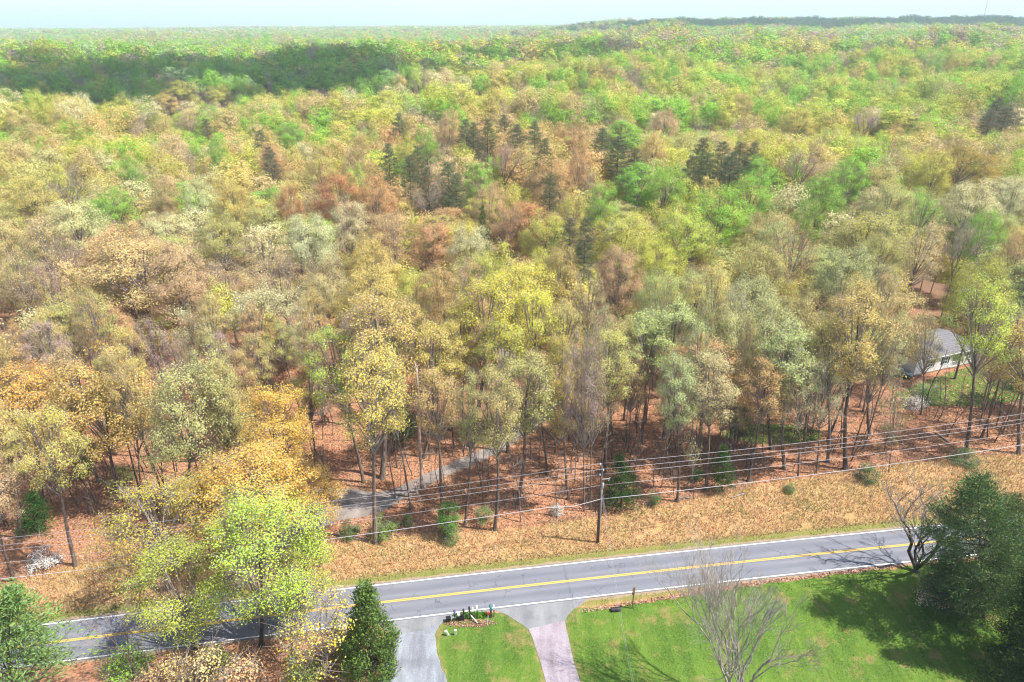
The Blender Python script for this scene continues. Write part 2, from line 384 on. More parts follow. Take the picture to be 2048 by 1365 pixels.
def asphalt():
    m, nt, N, L = mat('asphalt')
    uv = node(nt, 'ShaderNodeTexCoord').outputs['UV']; sp = node(nt, 'ShaderNodeSeparateXYZ'); L.new(uv, sp.inputs[0])
    P = node(nt, 'ShaderNodeNewGeometry').outputs['Position']
    nf = noise(nt, 14, 3, P, 0.8); nm = noise(nt, 0.55, 4, P)
    mp = node(nt, 'ShaderNodeMapping'); mp.inputs['Scale'].default_value = (0.05, 3.0, 1); L.new(uv, mp.inputs[0]); ns = noise(nt, 3.0, 4, mp.outputs[0])
    v = sp.outputs[1]
    # pale wheel tracks: four of them across the width
    w = mth(nt, 'SINE', mth(nt, 'MULTIPLY_ADD', v, 4 * 2 * pi, -0.5 * pi))
    w = mth(nt, 'ADD', mth(nt, 'MULTIPLY', w, 0.12), mth(nt, 'MULTIPLY_ADD', ns, 0.7, 0.08))
    c = ramp(nt, w, [(0.25, (0.115, 0.122, 0.148)), (0.5, (0.155, 0.162, 0.19)), (0.75, (0.215, 0.217, 0.24))])
    c = mixc(nt, mth(nt, 'MULTIPLY', nm, 0.35), c, (0.135, 0.14, 0.165))
    c = mixc(nt, mth(nt, 'MULTIPLY', nf, 0.28), c, (0.25, 0.25, 0.27))
    # cracks: thin cell borders broken up by noise
    cm = node(nt, 'ShaderNodeMapping'); cm.inputs['Scale'].default_value = (0.8, 3.2, 1); L.new(uv, cm.inputs[0])
    wob = node(nt, 'ShaderNodeTexNoise'); wob.inputs['Scale'].default_value = 2.5; L.new(cm.outputs[0], wob.inputs['Vector'])
    va = node(nt, 'ShaderNodeVectorMath'); va.operation = 'MULTIPLY_ADD'; va.inputs[1].default_value = (0.5, 0.5, 0); L.new(wob.outputs['Color'], va.inputs[0]); L.new(cm.outputs[0], va.inputs[2])
    vo = node(nt, 'ShaderNodeTexVoronoi'); vo.feature = 'DISTANCE_TO_EDGE'; vo.inputs['Scale'].default_value = 0.8; L.new(va.outputs[0], vo.inputs['Vector'])
    crk = remap(nt, vo.outputs['Distance'], 0.022, 0.006)
    crk = mth(nt, 'MULTIPLY', crk, remap(nt, noise(nt, 0.35, 3, P), 0.50, 0.62))
    c = mixc(nt, mth(nt, 'MULTIPLY', crk, 0.6), c, (0.045, 0.047, 0.055))
    principled(nt, c, 0.88, bump=nf, bstr=0.25, bdist=0.01, spec=0.25); return m
ASPH = asphalt()
def paint(name, col, wear):
    m, nt, N, L = mat(name)
    P = node(nt, 'ShaderNodeNewGeometry').outputs['Position']; n = noise(nt, 6, 4, P, 0.75)
    principled(nt, mixc(nt, mth(nt, 'MULTIPLY', remap(nt, n, 0.56, 0.75), wear), col, (0.2, 0.2, 0.22)), 0.7); return m
WHITE_P = paint('white_road_paint', (0.72, 0.71, 0.69), 0.7); YEL_P = paint('yellow_road_paint', (0.66, 0.40, 0.07), 0.65)
xs = list(np.arange(-200, 221, 2.0))
TH = cos(math.atan(0.1425))
def off(d): return lambda x: road_c(x) + d / TH
road = ribbon('road', xs, off(-ROAD_HALF - 0.22), off(ROAD_HALF + 0.22), 0.03, ASPH)
ZM = 0.036
for nm, d, wd, m in (('white_edge_line', ROAD_HALF - 0.0, 0.15, WHITE_P), ('white_edge_line', -ROAD_HALF, 0.15, WHITE_P), ('yellow_centre_line', 0.10, 0.13, YEL_P), ('yellow_centre_line', -0.10, 0.13, YEL_P)):
    ribbon(nm, xs, off(d - wd / 2), off(d + wd / 2), ZM, m)

def gravel(name, a, b, c, sc=1.0):
    m, nt, N, L = mat(name)
    P = node(nt, 'ShaderNodeNewGeometry').outputs['Position']
    mp = node(nt, 'ShaderNodeMapping'); mp.inputs['Scale'].default_value = (1.0, 0.22, 1); mp.inputs['Rotation'].default_value = (0, 0, -0.12); L.new(P, mp.inputs[0])
    nb = noise(nt, 1.0 * sc, 4, mp.outputs[0]); nf = noise(nt, 7, 4, P, 0.8); nm = noise(nt, 0.45, 4, P)
    f = mth(nt, 'ADD', mth(nt, 'MULTIPLY', nb, 0.55), mth(nt, 'MULTIPLY', nf, 0.45))
    col = ramp(nt, f, [(0.34, a), (0.5, b), (0.66, c)])
    col = mixc(nt, mth(nt, 'MULTIPLY', remap(nt, nm, 0.5, 0.68), 0.5), col, tuple(x * 0.6 for x in b))
    principled(nt, col, 0.95, bump=nf, bstr=0.6, bdist=0.04, spec=0.1); return m
GRAV = gravel('blue_gravel', (0.13, 0.13, 0.145), (0.22, 0.235, 0.262), (0.34, 0.37, 0.405))
CONC = gravel('worn_concrete', (0.18, 0.148, 0.158), (0.285, 0.245, 0.272), (0.39, 0.345, 0.375), 0.8)
APRON = gravel('pale_asphalt', (0.16, 0.162, 0.17), (0.205, 0.21, 0.218), (0.27, 0.27, 0.275), 0.6)
TRACK = gravel('forest_gravel', (0.15, 0.125, 0.11), (0.235, 0.20, 0.18), (0.33, 0.29, 0.26), 0.7)
def P_(*pts): return [gp(*p) for p in pts]
def near_edge(px): # point on the near pavement edge below picture column px
    x = gp(px, 1230)[0]; return (x, road_c(x) - (ROAD_HALF + 0.20) / TH)
def wob(pts, amp=0.12, step=0.8, seed=3):
    r = random.Random(seed); out = []
    n = len(pts)
    for i in range(n):
        a = Vector(pts[i]); b = Vector(pts[(i + 1) % n]); k = max(1, int((b - a).length / step))
        nrm = Vector((-(b - a).y, (b - a).x)); nrm.normalize()
        for j in range(k): out.append(tuple(a.lerp(b, j / k) + nrm * (r.uniform(-amp, amp) if j else 0)))
    return out
poly_sheet('gravel_drive', wob([near_edge(770), near_edge(812), near_edge(860), near_edge(898)] + P_((878, 1252), (870, 1269), (872, 1290), (880, 1323), (894, 1365), (910, 1430)) + [(-5.6, 0), (-14.5, 0)] + P_((742, 1430), (762, 1365), (772, 1300), (776, 1262)), 0.14), 0.014, GRAV)
poly_sheet('asphalt_apron', [near_edge(760), near_edge(812), near_edge(860), near_edge(925), near_edge(990)] + P_((885, 1243), (845, 1262), (790, 1268), (770, 1262)), 0.022, APRON).name = 'drive_apron'
poly_sheet('drive_apron', [near_edge(985), near_edge(1080), near_edge(1178)] + P_((1160, 1212), (1147, 1219), (1136, 1231), (1130, 1243.5), (1056.5, 1259), (1045, 1250), (1030, 1241), (1012, 1229)), 0.018, APRON)
poly_sheet('concrete_drive', wob(P_((1057, 1258), (1129.5, 1242.5), (1133, 1260), (1137, 1276), (1147, 1323), (1160.6, 1365), (1182, 1440)) + [(6.5, 0), (3.2, 0)] + P_((1110, 1440), (1092, 1365), (1078.5, 1317), (1065, 1276)), 0.04, 1.2), 0.026, CONC)
# dark crumbled rim along the flare of the right apron
tr = wob(P_((679, 1041), (723, 1036), (765, 1024), (801, 1002), (827, 989), (866, 967), (905, 947), (951, 929), (1008, 901), (1062, 862), (1098, 838), (1118, 806), (1122, 772), (1108, 742), (1075, 722), (1035, 708), (1020, 692), (985, 672), (938, 668),
              (936, 690), (968, 708), (1020, 728), (1062, 745), (1086, 768), (1086, 800), (1064, 826), (1030, 852), (982, 890), (931, 914), (866, 942), (817, 965), (780, 981), (749, 984), (692, 978), (656, 974), (610, 985), (560, 1030), (500, 1100), (430, 1170), (400, 1212), (452, 1205), (520, 1150), (600, 1075)), 0.16, 1.2, 5)
poly_sheet('forest_drive', tr, 0.012, TRACK)

# ------------------------------------------------------------------ tree prototypes
def rot_align(v, ang):
    return v
def bez(a, b, c, n):
    return [a.lerp(b, t).lerp(b.lerp(c, t), t) for t in [i / n for i in range(n + 1)]]
def crown_proto(name, H, Wd, base, nlobes, tips_per, leaves_per, lsize, seed, shape='dome', spread=1.0, r0=None, fine=True, jit=0.42, leafm=LEAF, bark=BARK, sides=6, gappy=0.0, bend=0.6):
    """returns (trunk mesh, branch mesh, leaf mesh) for a broadleaf tree of height H and crown width Wd"""
    rs = np.random.RandomState(seed); rr = random.Random(seed)
    r0 = r0 or H * 0.0105
    zb = base * H; ch = H - zb
    # trunk
    T = MB(); n = 8; px = rr.uniform(-1, 1) * bend; py = rr.uniform(-1, 1) * bend
    def axis_pt(t):  # t 0..1 over the trunk's height (to 0.86 H)
        return Vector((px * sin(t * 2.6) + 0.12 * sin(9 * t + seed), py * sin(t * 2.1) * t + 0.1 * cos(8 * t), t * H * 0.86))
    pts = [axis_pt(i / n) for i in range(n + 1)]
    rad = [r0 * (1.45 if i == 0 else 1.0) * (1 - 0.82 * (i / n) ** 1.1) for i in range(n + 1)]
    pts.insert(1, axis_pt(0.035)); rad.insert(1, r0 * 1.03)
    T.tube(pts, rad, sides + 2, cap=False)
    B = MB(); tips = []; cens = []
    for k in range(nlobes):
        f = (k + 0.5) / nlobes
        if shape == 'dome': t = 1 - (1 - f) ** 0.8; rad_f = sqrt(max(0.02, 1 - (t * 0.97) ** 2))
        elif shape == 'oval': t = f; rad_f = (sin(pi * (0.13 + 0.82 * t)) ** 0.75)
        else: t = f ** 0.8; rad_f = 0.45 + 0.55 * sin(pi * (0.25 + 0.62 * t))
        th = k * 2.39996 + rr.uniform(-0.5, 0.5)
        rr_ = Wd / 2 * rad_f * rr.uniform(0.62, 0.92)
        z = zb + ch * (0.12 + 0.80 * t) + rr.uniform(-0.5, 0.5)
        ax = axis_pt(min(1, z / H))
        c = Vector((ax.x + rr_ * cos(th), ax.y + rr_ * sin(th), z))
        if gappy and rr.random() < gappy: continue
        lr = Wd * rr.uniform(0.13, 0.21) * spread
        st = axis_pt(max(0.15, (zb + (z - zb) * rr.uniform(0.05, 0.4) - 0.06 * H) / (H * 0.86)) if z > zb else 0.5)
        mid = st.lerp(c, 0.5) + Vector((0, 0, -0.05 * rr_ + rr.uniform(-0.3, 0.6)))
        lim = bez(st, mid, c, 4); lr0 = r0 * rr.uniform(0.34, 0.52)
        B.tube(lim, [lr0 * (1 - 0.8 * i / 4) for i in range(5)], 5 if fine else 3, cap=False)
        for j in range(tips_per):
            d = Vector(rs.normal(size=3)); d.normalize(); d.z = d.z * 0.62 + 0.12
            rad_j = lr * rr.uniform(0.35, 1.0)
            tip = c + d * rad_j
            s = lim[rr.choice((2, 3, 3, 4))]
            m2 = s.lerp(tip, 0.55) + Vector((rr.uniform(-.25, .25), rr.uniform(-.25, .25), rr.uniform(0, 0.35)))
            if fine or j % 3 == 0: B.tube([s, m2, tip], [lr0 * 0.22, lr0 * 0.15, 0.012], 3, cap=False)
            if fine:
                for q in range(3):
                    e = tip + Vector(rs.normal(size=3)) * 0.55 + Vector((0, 0, 0.25))
                    B.tube([m2.lerp(tip, rr.uniform(0.1, 0.9)), e], [0.022, 0.008], 3, cap=False)
            tips.append(tip); cens.append(tuple(c - Vector((0, 0, 0.3 * lr))))
    tips = np.array([tuple(t) for t in tips]); k = len(tips)
    idx = rs.randint(0, k, k * leaves_per)
    sp = (0.24 + 0.021 * Wd) * (1.0 if fine else 1.35)
    C = tips[idx] + rs.normal(size=(len(idx), 3)) * np.array([sp, sp, sp * 0.72])
    cen = np.array(cens)[idx]; o1 = C - cen; o1 /= np.linalg.norm(o1, axis=1)[:, None] + 1e-6
    o2 = C - np.array([px * .5, py * .3, zb + ch * .35]); o2[:, 2] *= 1.3; o2 /= np.linalg.norm(o2, axis=1)[:, None] + 1e-6
    Lm = quads_mesh(name + '_crown', leaf_quads(C, lsize, rs, up=0.25, out=o1 * .55 + o2 * .75, jit=jit), leafm)
    return (T.mesh(name + '_trunk', bark), B.mesh(name + '_branches', TWIG if bark is not BARK_PALE else TWIG_PALE), Lm, H, Wd)

def bare_proto(name, H, Wd, seed, nstems, levels, leaf_frac=0.0, stem_z=0.0, bark=BARK_PALE, twig=TWIG_PALE, lsize=0.2, leafm=LEAF, spreadk=0.32, r0=0.16, rmin=0.007, lift=0.07):
    """a leafless (or thinly leafed) spreading tree grown by repeated forking"""
    rr = random.Random(seed); T = MB(); B = MB(); tips = []
    L0 = (H - stem_z) * 0.27
    def grow(p, d, L, r, lv):
        e = p + d * L; k = Vector((rr.gauss(0, 1), rr.gauss(0, 1), rr.gauss(0, 0.6))) * (L * 0.07)
        (T if lv <= 1 else B).tube([p, (p + e) / 2 + k, e], [r, r * 0.86, r * 0.7], 6 if lv <= 1 else (4 if lv < 4 else 3), cap=False)
        if lv >= levels: tips.append(e); return
        nb = 3 if rr.random() < 0.55 else 2
        for i in range(nb):
            ax = Vector((rr.gauss(0, 1), rr.gauss(0, 1), rr.gauss(0, 1))); ax = (ax - d * ax.dot(d)); ax.normalize()
            a = rr.uniform(0.18, 0.62) * (1.0 if i else 0.55)
            nd = (d * cos(a) + ax * sin(a)); nd.z += lift; nd.normalize()
            f = rr.uniform(0.62, 0.9) if i == 0 else rr.uniform(0.5, 0.82)
            st = e if i == 0 else p.lerp(e, rr.uniform(0.55, 1))
            grow(st, nd, L * f, max(rmin, r * (0.72 if i == 0 else 0.52)), lv + 1)
    start = Vector((0, 0, stem_z))
    if stem_z > 0: T.tube([(0, 0, 0), (0.05, 0, stem_z * .5), (0, 0, stem_z)], [r0 * 1.5, r0 * 1.15, r0], 8, cap=False)
    for s in range(nstems):
        th = 2 * pi * s / nstems + rr.uniform(-.3, .3); a = rr.uniform(0.12, spreadk * 2.0)
        d = Vector((sin(a) * cos(th), sin(a) * sin(th), cos(a)))
        grow(start, d, L0 * rr.uniform(.85, 1.2), r0 * rr.uniform(.6, .9), 0)
    allv = np.array(T.v + B.v); zmax = np.percentile(allv[:, 2], 99.8); wmax = np.percentile(np.hypot(allv[:, 0], allv[:, 1]), 99) * 2
    sc = np.array([Wd / wmax, Wd / wmax, H / zmax])
    T.v = [tuple(np.array(v) * sc) for v in T.v]; B.v = [tuple(np.array(v) * sc) for v in B.v]; tips = [np.array(tuple(t)) * sc for t in tips]
    Lm = None
    if leaf_frac > 0:
        rs = np.random.RandomState(seed); tp = np.array(tips); n = int(len(tp) * leaf_frac)
        C = tp[rs.randint(0, len(tp), n)] + rs.normal(size=(n, 3)) * 0.33
        Lm = quads_mesh(name + '_crown', leaf_quads(C, lsize, rs), leafm)
    return (T.mesh(name + '_trunk', bark), B.mesh(name + '_branches', twig), Lm, H, Wd)

def pine_proto(name, H, Wd, seed, base=0.5, whorls=9, per=6, tufts=5, nleaf=26, droop=0.0, conical=False, bark=BARK_DARK, lsize=0.34, up=0.25, r0=None, fine=True):
    rr = random.Random(seed); rs = np.random.RandomState(seed); T = MB(); B = MB(); C = []; Dd = []
    r0 = r0 or H * 0.011; bend = rr.uniform(-.5, .5)
    def ap(z): return Vector((bend * sin(z / H * 2.4), 0.3 * sin(z / H * 3 + seed), z))
    T.tube([ap(H * i / 7) for i in range(8)], [r0 * (1.3 if i == 0 else 1) * (1 - 0.9 * i / 7) + 0.015 for i in range(8)], 7, cap=False)
    for w in range(whorls):
        f = w / (whorls - 1); z = H * (base + (0.97 - base) * f)
        prof = (1 - f) ** 0.8 if conical else (0.55 + 0.6 * sin(pi * min(1, f * 0.9 + 0.12))) * (1 - 0.55 * f ** 3)
        for k in range(per):
            th = 2 * pi * (k + rr.random() * 0.8) / per + w
            L = Wd / 2 * prof * rr.uniform(0.55, 1.05) + 0.25
            d = Vector((cos(th), sin(th), 0)); s = ap(z + rr.uniform(-.4, .4))
            e = s + d * L + Vector((0, 0, L * (up - droop) + rr.uniform(-.3, .3)))
            mid = s.lerp(e, 0.5) + Vector((0, 0, -0.08 * L))
            B.tube([s, mid, e], [0.02 + L * 0.011, 0.016 + L * 0.006, 0.012], 3, cap=False)
            nt_ = max(2, int(tufts * (0.4 + 0.6 * prof)))
            for j in range(nt_):
                t = 0.35 + 0.65 * (j + rr.random()) / nt_
                c = s.lerp(e, t) + Vector((rr.gauss(0, .16 * L ** .7), rr.gauss(0, .16 * L ** .7), rr.gauss(0.12, .14)))
                if fine: B.tube([s.lerp(e, t * 0.85), c], [0.014, 0.008], 3, cap=False)
                m = nleaf; C.append(np.array(tuple(c)) + rs.normal(size=(m, 3)) * np.array([.30, .30, .13]) * (0.7 + 0.05 * Wd)); Dd.append(np.tile(np.array([d.x, d.y, 0.35]), (m, 1)))
    C = np.concatenate(C); Dd = np.concatenate(Dd); k = len(C)
    a = Dd + rs.normal(size=(k, 3)) * 0.55; a /= np.linalg.norm(a, axis=1)[:, None]
    b = np.cross(a, rs.normal(size=(k, 3))); b /= np.linalg.norm(b, axis=1)[:, None]
    s = (lsize * rs.uniform(.6, 1.3, k))[:, None]
    V = np.stack([C - a * s * .5, C - b * s * .13, C + a * s * .5, C + b * s * .13], 1)
    return (T.mesh(name + '_trunk', bark), B.mesh(name + '_branches', bark), quads_mesh(name + '_crown', V, NEEDLE), H, Wd)

def cedar_proto(name, H, Wd, seed, n=16000, lsize=0.26):
    rs = np.random.RandomState(seed); T = MB(); B = MB()
    T.tube([(0, 0, 0), (0.05, 0, H * .5), (0, 0, H * .97)], [0.2, 0.12, 0.02], 7, cap=False)
    # sprays grouped into upright tufts on the surface of an uneven cone
    nt_ = n // 45; u = rs.rand(nt_) ** 0.62; z = H * (0.04 + 0.95 * (1 - u)); rmax = Wd / 2 * (u ** 0.75) * (1 - 0.35 * np.clip((u - .82) / .18, 0, 1)) + 0.08
    th = rs.rand(nt_) * 2 * pi; lump = 1 + 0.16 * np.sin(3 * th + z * 1.3) + 0.12 * np.sin(5 * th - z * 2.1)
    r = rmax * lump * (0.45 + 0.55 * rs.rand(nt_) ** 0.5)
    tc = np.stack([r * np.cos(th), r * np.sin(th), z], 1)
    for c in tc[::3]: B.tube([(c[0] * .1, c[1] * .1, max(0.1, c[2] - 0.5)), tuple(c)], [0.03, 0.01], 3, cap=False)
    C = np.repeat(tc, 45, 0) + rs.normal(size=(nt_ * 45, 3)) * np.array([.2, .2, .34])
    dirv = np.repeat(np.stack([np.cos(th) * .5, np.sin(th) * .5, np.ones(nt_)], 1), 45, 0) + rs.normal(size=C.shape) * .5
    dirv /= np.linalg.norm(dirv, axis=1)[:, None]; b = np.cross(dirv, rs.normal(size=C.shape)); b /= np.linalg.norm(b, axis=1)[:, None]
    s = (lsize * rs.uniform(.6, 1.3, len(C)))[:, None]
    V = np.stack([C - dirv * s * .5, C - b * s * .22, C + dirv * s * .5, C + b * s * .22], 1)
    return (T.mesh(name + '_trunk', BARK_DARK), B.mesh(name + '_branches', BARK_DARK), quads_mesh(name + '_crown', V, NEEDLE), H, Wd)

PR = {}
for i in range(5):
    PR['oak%d' % i] = crown_proto('oak%d' % i, 22, 13.5, 0.42, 36, 8, 74, 0.19, 100 + i, 'dome')
for i in range(4):
    PR['poplar%d' % i] = crown_proto('poplar%d' % i, 24, 9.5, 0.40, 32, 8, 66, 0.19, 200 + i, 'oval')
for i in range(5):
    PR['tall%d' % i] = crown_proto('tall%d' % i, 25, 8.5, 0.51, 25, 8, 52, 0.165, 300 + i, 'oval', gappy=0.08, r0=0.27, bend=0.9)
for i in range(3):
    PR['sparse%d' % i] = crown_proto('sparse%d' % i, 22, 11, 0.42, 28, 8, 30, 0.16, 400 + i, 'dome', bark=BARK)
for i in range(3):
    PR['bud%d' % i] = bare_proto('bud%d' % i, 20, 11, 500 + i, 5, 5, 7, 8.0, bark=BARK, twig=TWIG, lsize=0.17, r0=0.19)
for i in range(3):
    PR['pine%d' % i] = pine_proto('pine%d' % i, 21, 8.0, 600 + i, 0.45, 13, 7, 7, 26, lsize=0.30, up=.15)
PR['maple0'] = crown_proto('maple0', 18, 10.0, 0.2, 34, 11, 60, 0.135, 701, 'oval', gappy=0.12, r0=0.17, spread=1.05, bark=BARK_DARK)
PR['maple1'] = crown_proto('maple1', 15, 8.0, 0.2, 26, 10, 58, 0.135, 702, 'oval', gappy=0.12, r0=0.15, bark=BARK_DARK)
PR['slim0'] = crown_proto('slim0', 11, 5.0, 0.3, 16, 6, 14, 0.14, 711, 'oval', r0=0.08, spread=1.2)
PR['shrub0'] = crown_proto('shrub0', 3.0, 3.4, 0.02, 20, 5, 26, 0.14, 721, 'dome', gappy=.3, r0=0.05, bend=0.1)
PR['shrub1'] = crown_proto('shrub1', 5.0, 3.6, 0.05, 20, 6, 26, 0.15, 722, 'oval', gappy=.25, r0=0.06, bend=0.2)
PR['cedar0'] = cedar_proto('cedar0', 11.5, 5.2, 801)
PR['cedar1'] = pine_proto('cedar1', 6.0, 4.6, 802, 0.06, 11, 6, 5, 26, conical=True, up=0.25, lsize=0.25, r0=.08)
PR['whitepine0'] = pine_proto('whitepine0', 12, 10.5, 811, 0.15, 10, 6, 9, 30, lsize=0.36, up=0.42, conical=True)
PR['spruce0'] = pine_proto('spruce0', 17, 10, 822, 0.03, 20, 9, 10, 30, droop=0.2, conical=True, lsize=0.32, up=0.1)
PR['hemlock0'] = pine_proto('hemlock0', 16, 12, 821, 0.08, 16, 8, 10, 42, droop=0.10, lsize=0.30, up=0.3)
PR['holly0'] = crown_proto('holly0', 7.0, 4.2, 0.06, 24, 6, 40, 0.17, 803, 'oval', r0=.08, bend=.3)
PR['bare0'] = bare_proto('bare0', 15, 15, 901, 8, 7, 0, 0.8, r0=0.165, spreadk=0.36, rmin=.0085, lift=.08)
PR['bare1'] = bare_proto('bare1', 13, 9, 902, 4, 6, 0, 0.3, bark=BARK_DARK, twig=TWIG, r0=0.2, spreadk=0.2, rmin=.013)
PR['bare2'] = bare_proto('bare2', 9, 5, 903, 2, 5, 0, 2.0, bark=BARK, twig=TWIG, r0=0.09, spreadk=0.2)
PR['budoak0'] = bare_proto('budoak0', 21, 19, 904, 6, 6, 16.0, 5.5, bark=BARK_PALE, twig=TWIG_PALE, lsize=0.17, r0=0.3, spreadk=0.42)

# ------------------------------------------------------------------ individual trees
TREES = []   # (root, info)
OCC = []
HC = (gp(1890, 728)[0] - 3.9, gp(1890, 728)[1] + 2.8)
def tree(kind, x, y, h, w, tint, lean=(0, 0), name='broadleaf_tree', label=None, cat='tree', group=None, rz=None, z=None, pixel=None):
    if z is None and (x - HC[0]) ** 2 + (y - HC[1]) ** 2 < 81: y = HC[1] + 13
    tm, bm_, lm, H, Wd = PR[kind]
    sx, sz = w / Wd, h / H
    root = empty(name, (x, y, gh(x, y) if z is None else z), (0, 0, 0), label, cat, group)
    lx, ly = lean
    q = Vector((lx, ly, h)).normalized(); 
    rz = R0.uniform(0, 2 * pi) if rz is None else rz
    root.rotation_euler = (Vector((0, 0, 1)).rotation_difference(q).to_matrix() @ Matrix.Rotation(rz, 3, 'Z')).to_euler()
    c = TINT[tint] if isinstance(tint, str) else tint
    jit = [max(0.01, v * R0.uniform(0.9, 1.1)) for v in c]
    for nm, me_ in (('trunk', tm), ('branches', bm_), ('crown', lm)):
        if me_ is None: continue
        o = link_obj(nm, me_, root); o.scale = (sx, sx, sz)
        o.color = (*jit, 1)
    OCC.append((x, y, w * 0.5))
    px = project(x + lx * .8, y + ly * .8, gh(x, y) + h * 0.75)
    TREES.append((root, dict(kind=kind, tint=tint, h=h, w=w, px=px[0], py=px[1], depth=px[2], x=x, y=y, auto=label is None)))
    return root

def hero(bx, by, tx, ty, wpx, tint, kind, label=None, hmax=29, **kw):
    """a tree whose foot stands at the surveyed ground point and whose top reaches the sighted line"""
    x, y = gp(bx, by); d = ray(tx, ty); t = y / d[1]; h = CAM_H + d[2] * t; topx = d[0] * t
    back = 0
    if h > hmax: h = hmax
    lx = max(-0.32 * h, min(0.32 * h, topx - x))
    dep = project(x, y, h * .75)[2]
    return tree(kind, x, y, h, wpx * dep / FPX, tint, (lx, 0), label=label, **kw)
def crownat(px, py, wpx, tint, kind=None, h=23, label=None, **kw):
    """a tree in the canopy sighted by the middle of its crown"""
    d = ray(px, py); D = 100.0
    for _ in range(60):
        t = D / d[1]; z = CAM_H + d[2] * t; x = d[0] * t
        want = gh(x, D) + 0.72 * h
        D += (z - want) * 1.2 if abs(z - want) > 0.05 else 0
        D = max(80, min(1200, D))
    x = d[0] * D / d[1]; dep = project(x, D, want)[2]; w = min(26, wpx * dep / FPX)
    kind = kind or R0.choice(['oak0', 'oak1', 'oak2', 'oak3', 'oak4'])
    return tree(kind, x, D, h * R0.uniform(.95, 1.05), w, tint, label=label, **kw)

# --- foreground trees
hero(525, 1290, 520, 985, 270, 'lime', 'maple0', 'tallest lime green maple, with many dark stems, in front of the road')
hero(600, 1262, 618, 1060, 130, (0.42, 0.50, 0.08), 'maple1', 'lime green maple on the right of the roadside clump, beside the dark cedar')
hero(392, 1303, 310, 1095, 190, 'lime', 'maple1', 'smaller lime green maple leaning left over the road beside the white pine')
hero(655, 1372, 640, 1190, 170, 'yellow', 'slim0', 'slender thinly leafed yellow green tree left of the dark cedar')
hero(585, 1330, 590, 1150, 120, 'lime', 'slim0', 'slight young tree with few lime leaves between the big maple and the cedar')
hero(742, 1352, 730, 1160, 128, (0.15, 0.20, 0.05), 'cedar0', 'dark green cone shaped red cedar at the corner of the gravel drive', name='cedar_tree')
hero(30, 1420, 62, 1165, 280, (0.19, 0.30, 0.075), 'whitepine0', 'soft green white pine in the lower left corner', name='pine_tree')
hero(275, 1360, 205, 1188, 120, 'mauve', 'bare2', 'leaning leafless dark tree between the white pine and the lime maples', name='bare_tree')
hero(1475, 1420, 1445, 1085, 370, 'mauve', 'bare0', 'large leafless grey tree spreading many branches over the green lawn', name='bare_tree')
hero(1832, 1143, 1850, 950, 270, 'mauve', 'bare1', 'dark leafless tree with several upright stems at the roadside by the conifer', name='bare_tree')
hero(1968, 1240, 1955, 945, 205, (0.125, 0.18, 0.06), 'hemlock0', 'broad open dark green conifer overhanging the road on the right', name='conifer_tree')
hero(1905, 1228, 1903, 1110, 110, (0.10, 0.16, 0.06), 'hemlock0', 'smaller dark conifer with drooping sprays at the foot of the bare roadside tree', name='conifer_tree')
hero(2085, 1330, 2075, 1060, 210, (0.045, 0.075, 0.025), 'spruce0', 'very dark dense conifer cut by the right edge over the lawn', name='conifer_tree')
hero(2030, 1190, 2010, 985, 130, (0.14, 0.20, 0.07), 'hemlock0', 'dark conifer farther along the road behind the broad one', name='conifer_tree')
tree('spruce0', 48.0, 41.0, 22, 14, (0.05, 0.08, 0.025), name='conifer_tree', label='tall black green conifer standing past the right end of the lawn')
hero(2010, 1100, 1995, 965, 90, 'mauve', 'bare2', 'small leafless tree rising behind the broad roadside conifer', name='bare_tree')
for i, (bx, by, ty, wp, tn, lab) in enumerate([
        (400, 1392, 1310, 110, 'peach', 'pale orange budding shrub at the bottom edge, left one of the row'),
        (480, 1400, 1325, 110, 'peach', 'pale orange budding shrub at the bottom edge, right one of the row'),
        (330, 1385, 1330, 90, 'peach', 'low pale orange bush in front of the smaller lime maple'),
        (430, 1350, 1300, 70, 'green', 'small bright green bush behind the pale orange shrubs'),
        (600, 1380, 1320, 90, 'lime', 'lime leafed bush among brown leaves left of the cedar'),
        (680, 1310, 1250, 80, 'moss', 'olive green bush tucked against the left side of the cedar'),
        (255, 1340, 1310, 90, 'green', 'low green bush beside the road under the leaning leafless tree'),
        (1878, 1205, 1160, 80, 'cream', 'pale speckled bush at the foot of the bare roadside tree')]):
    hero(bx, by, bx, ty, wp, tn, 'shrub0', lab, name='shrub', cat='shrub', hmax=6)

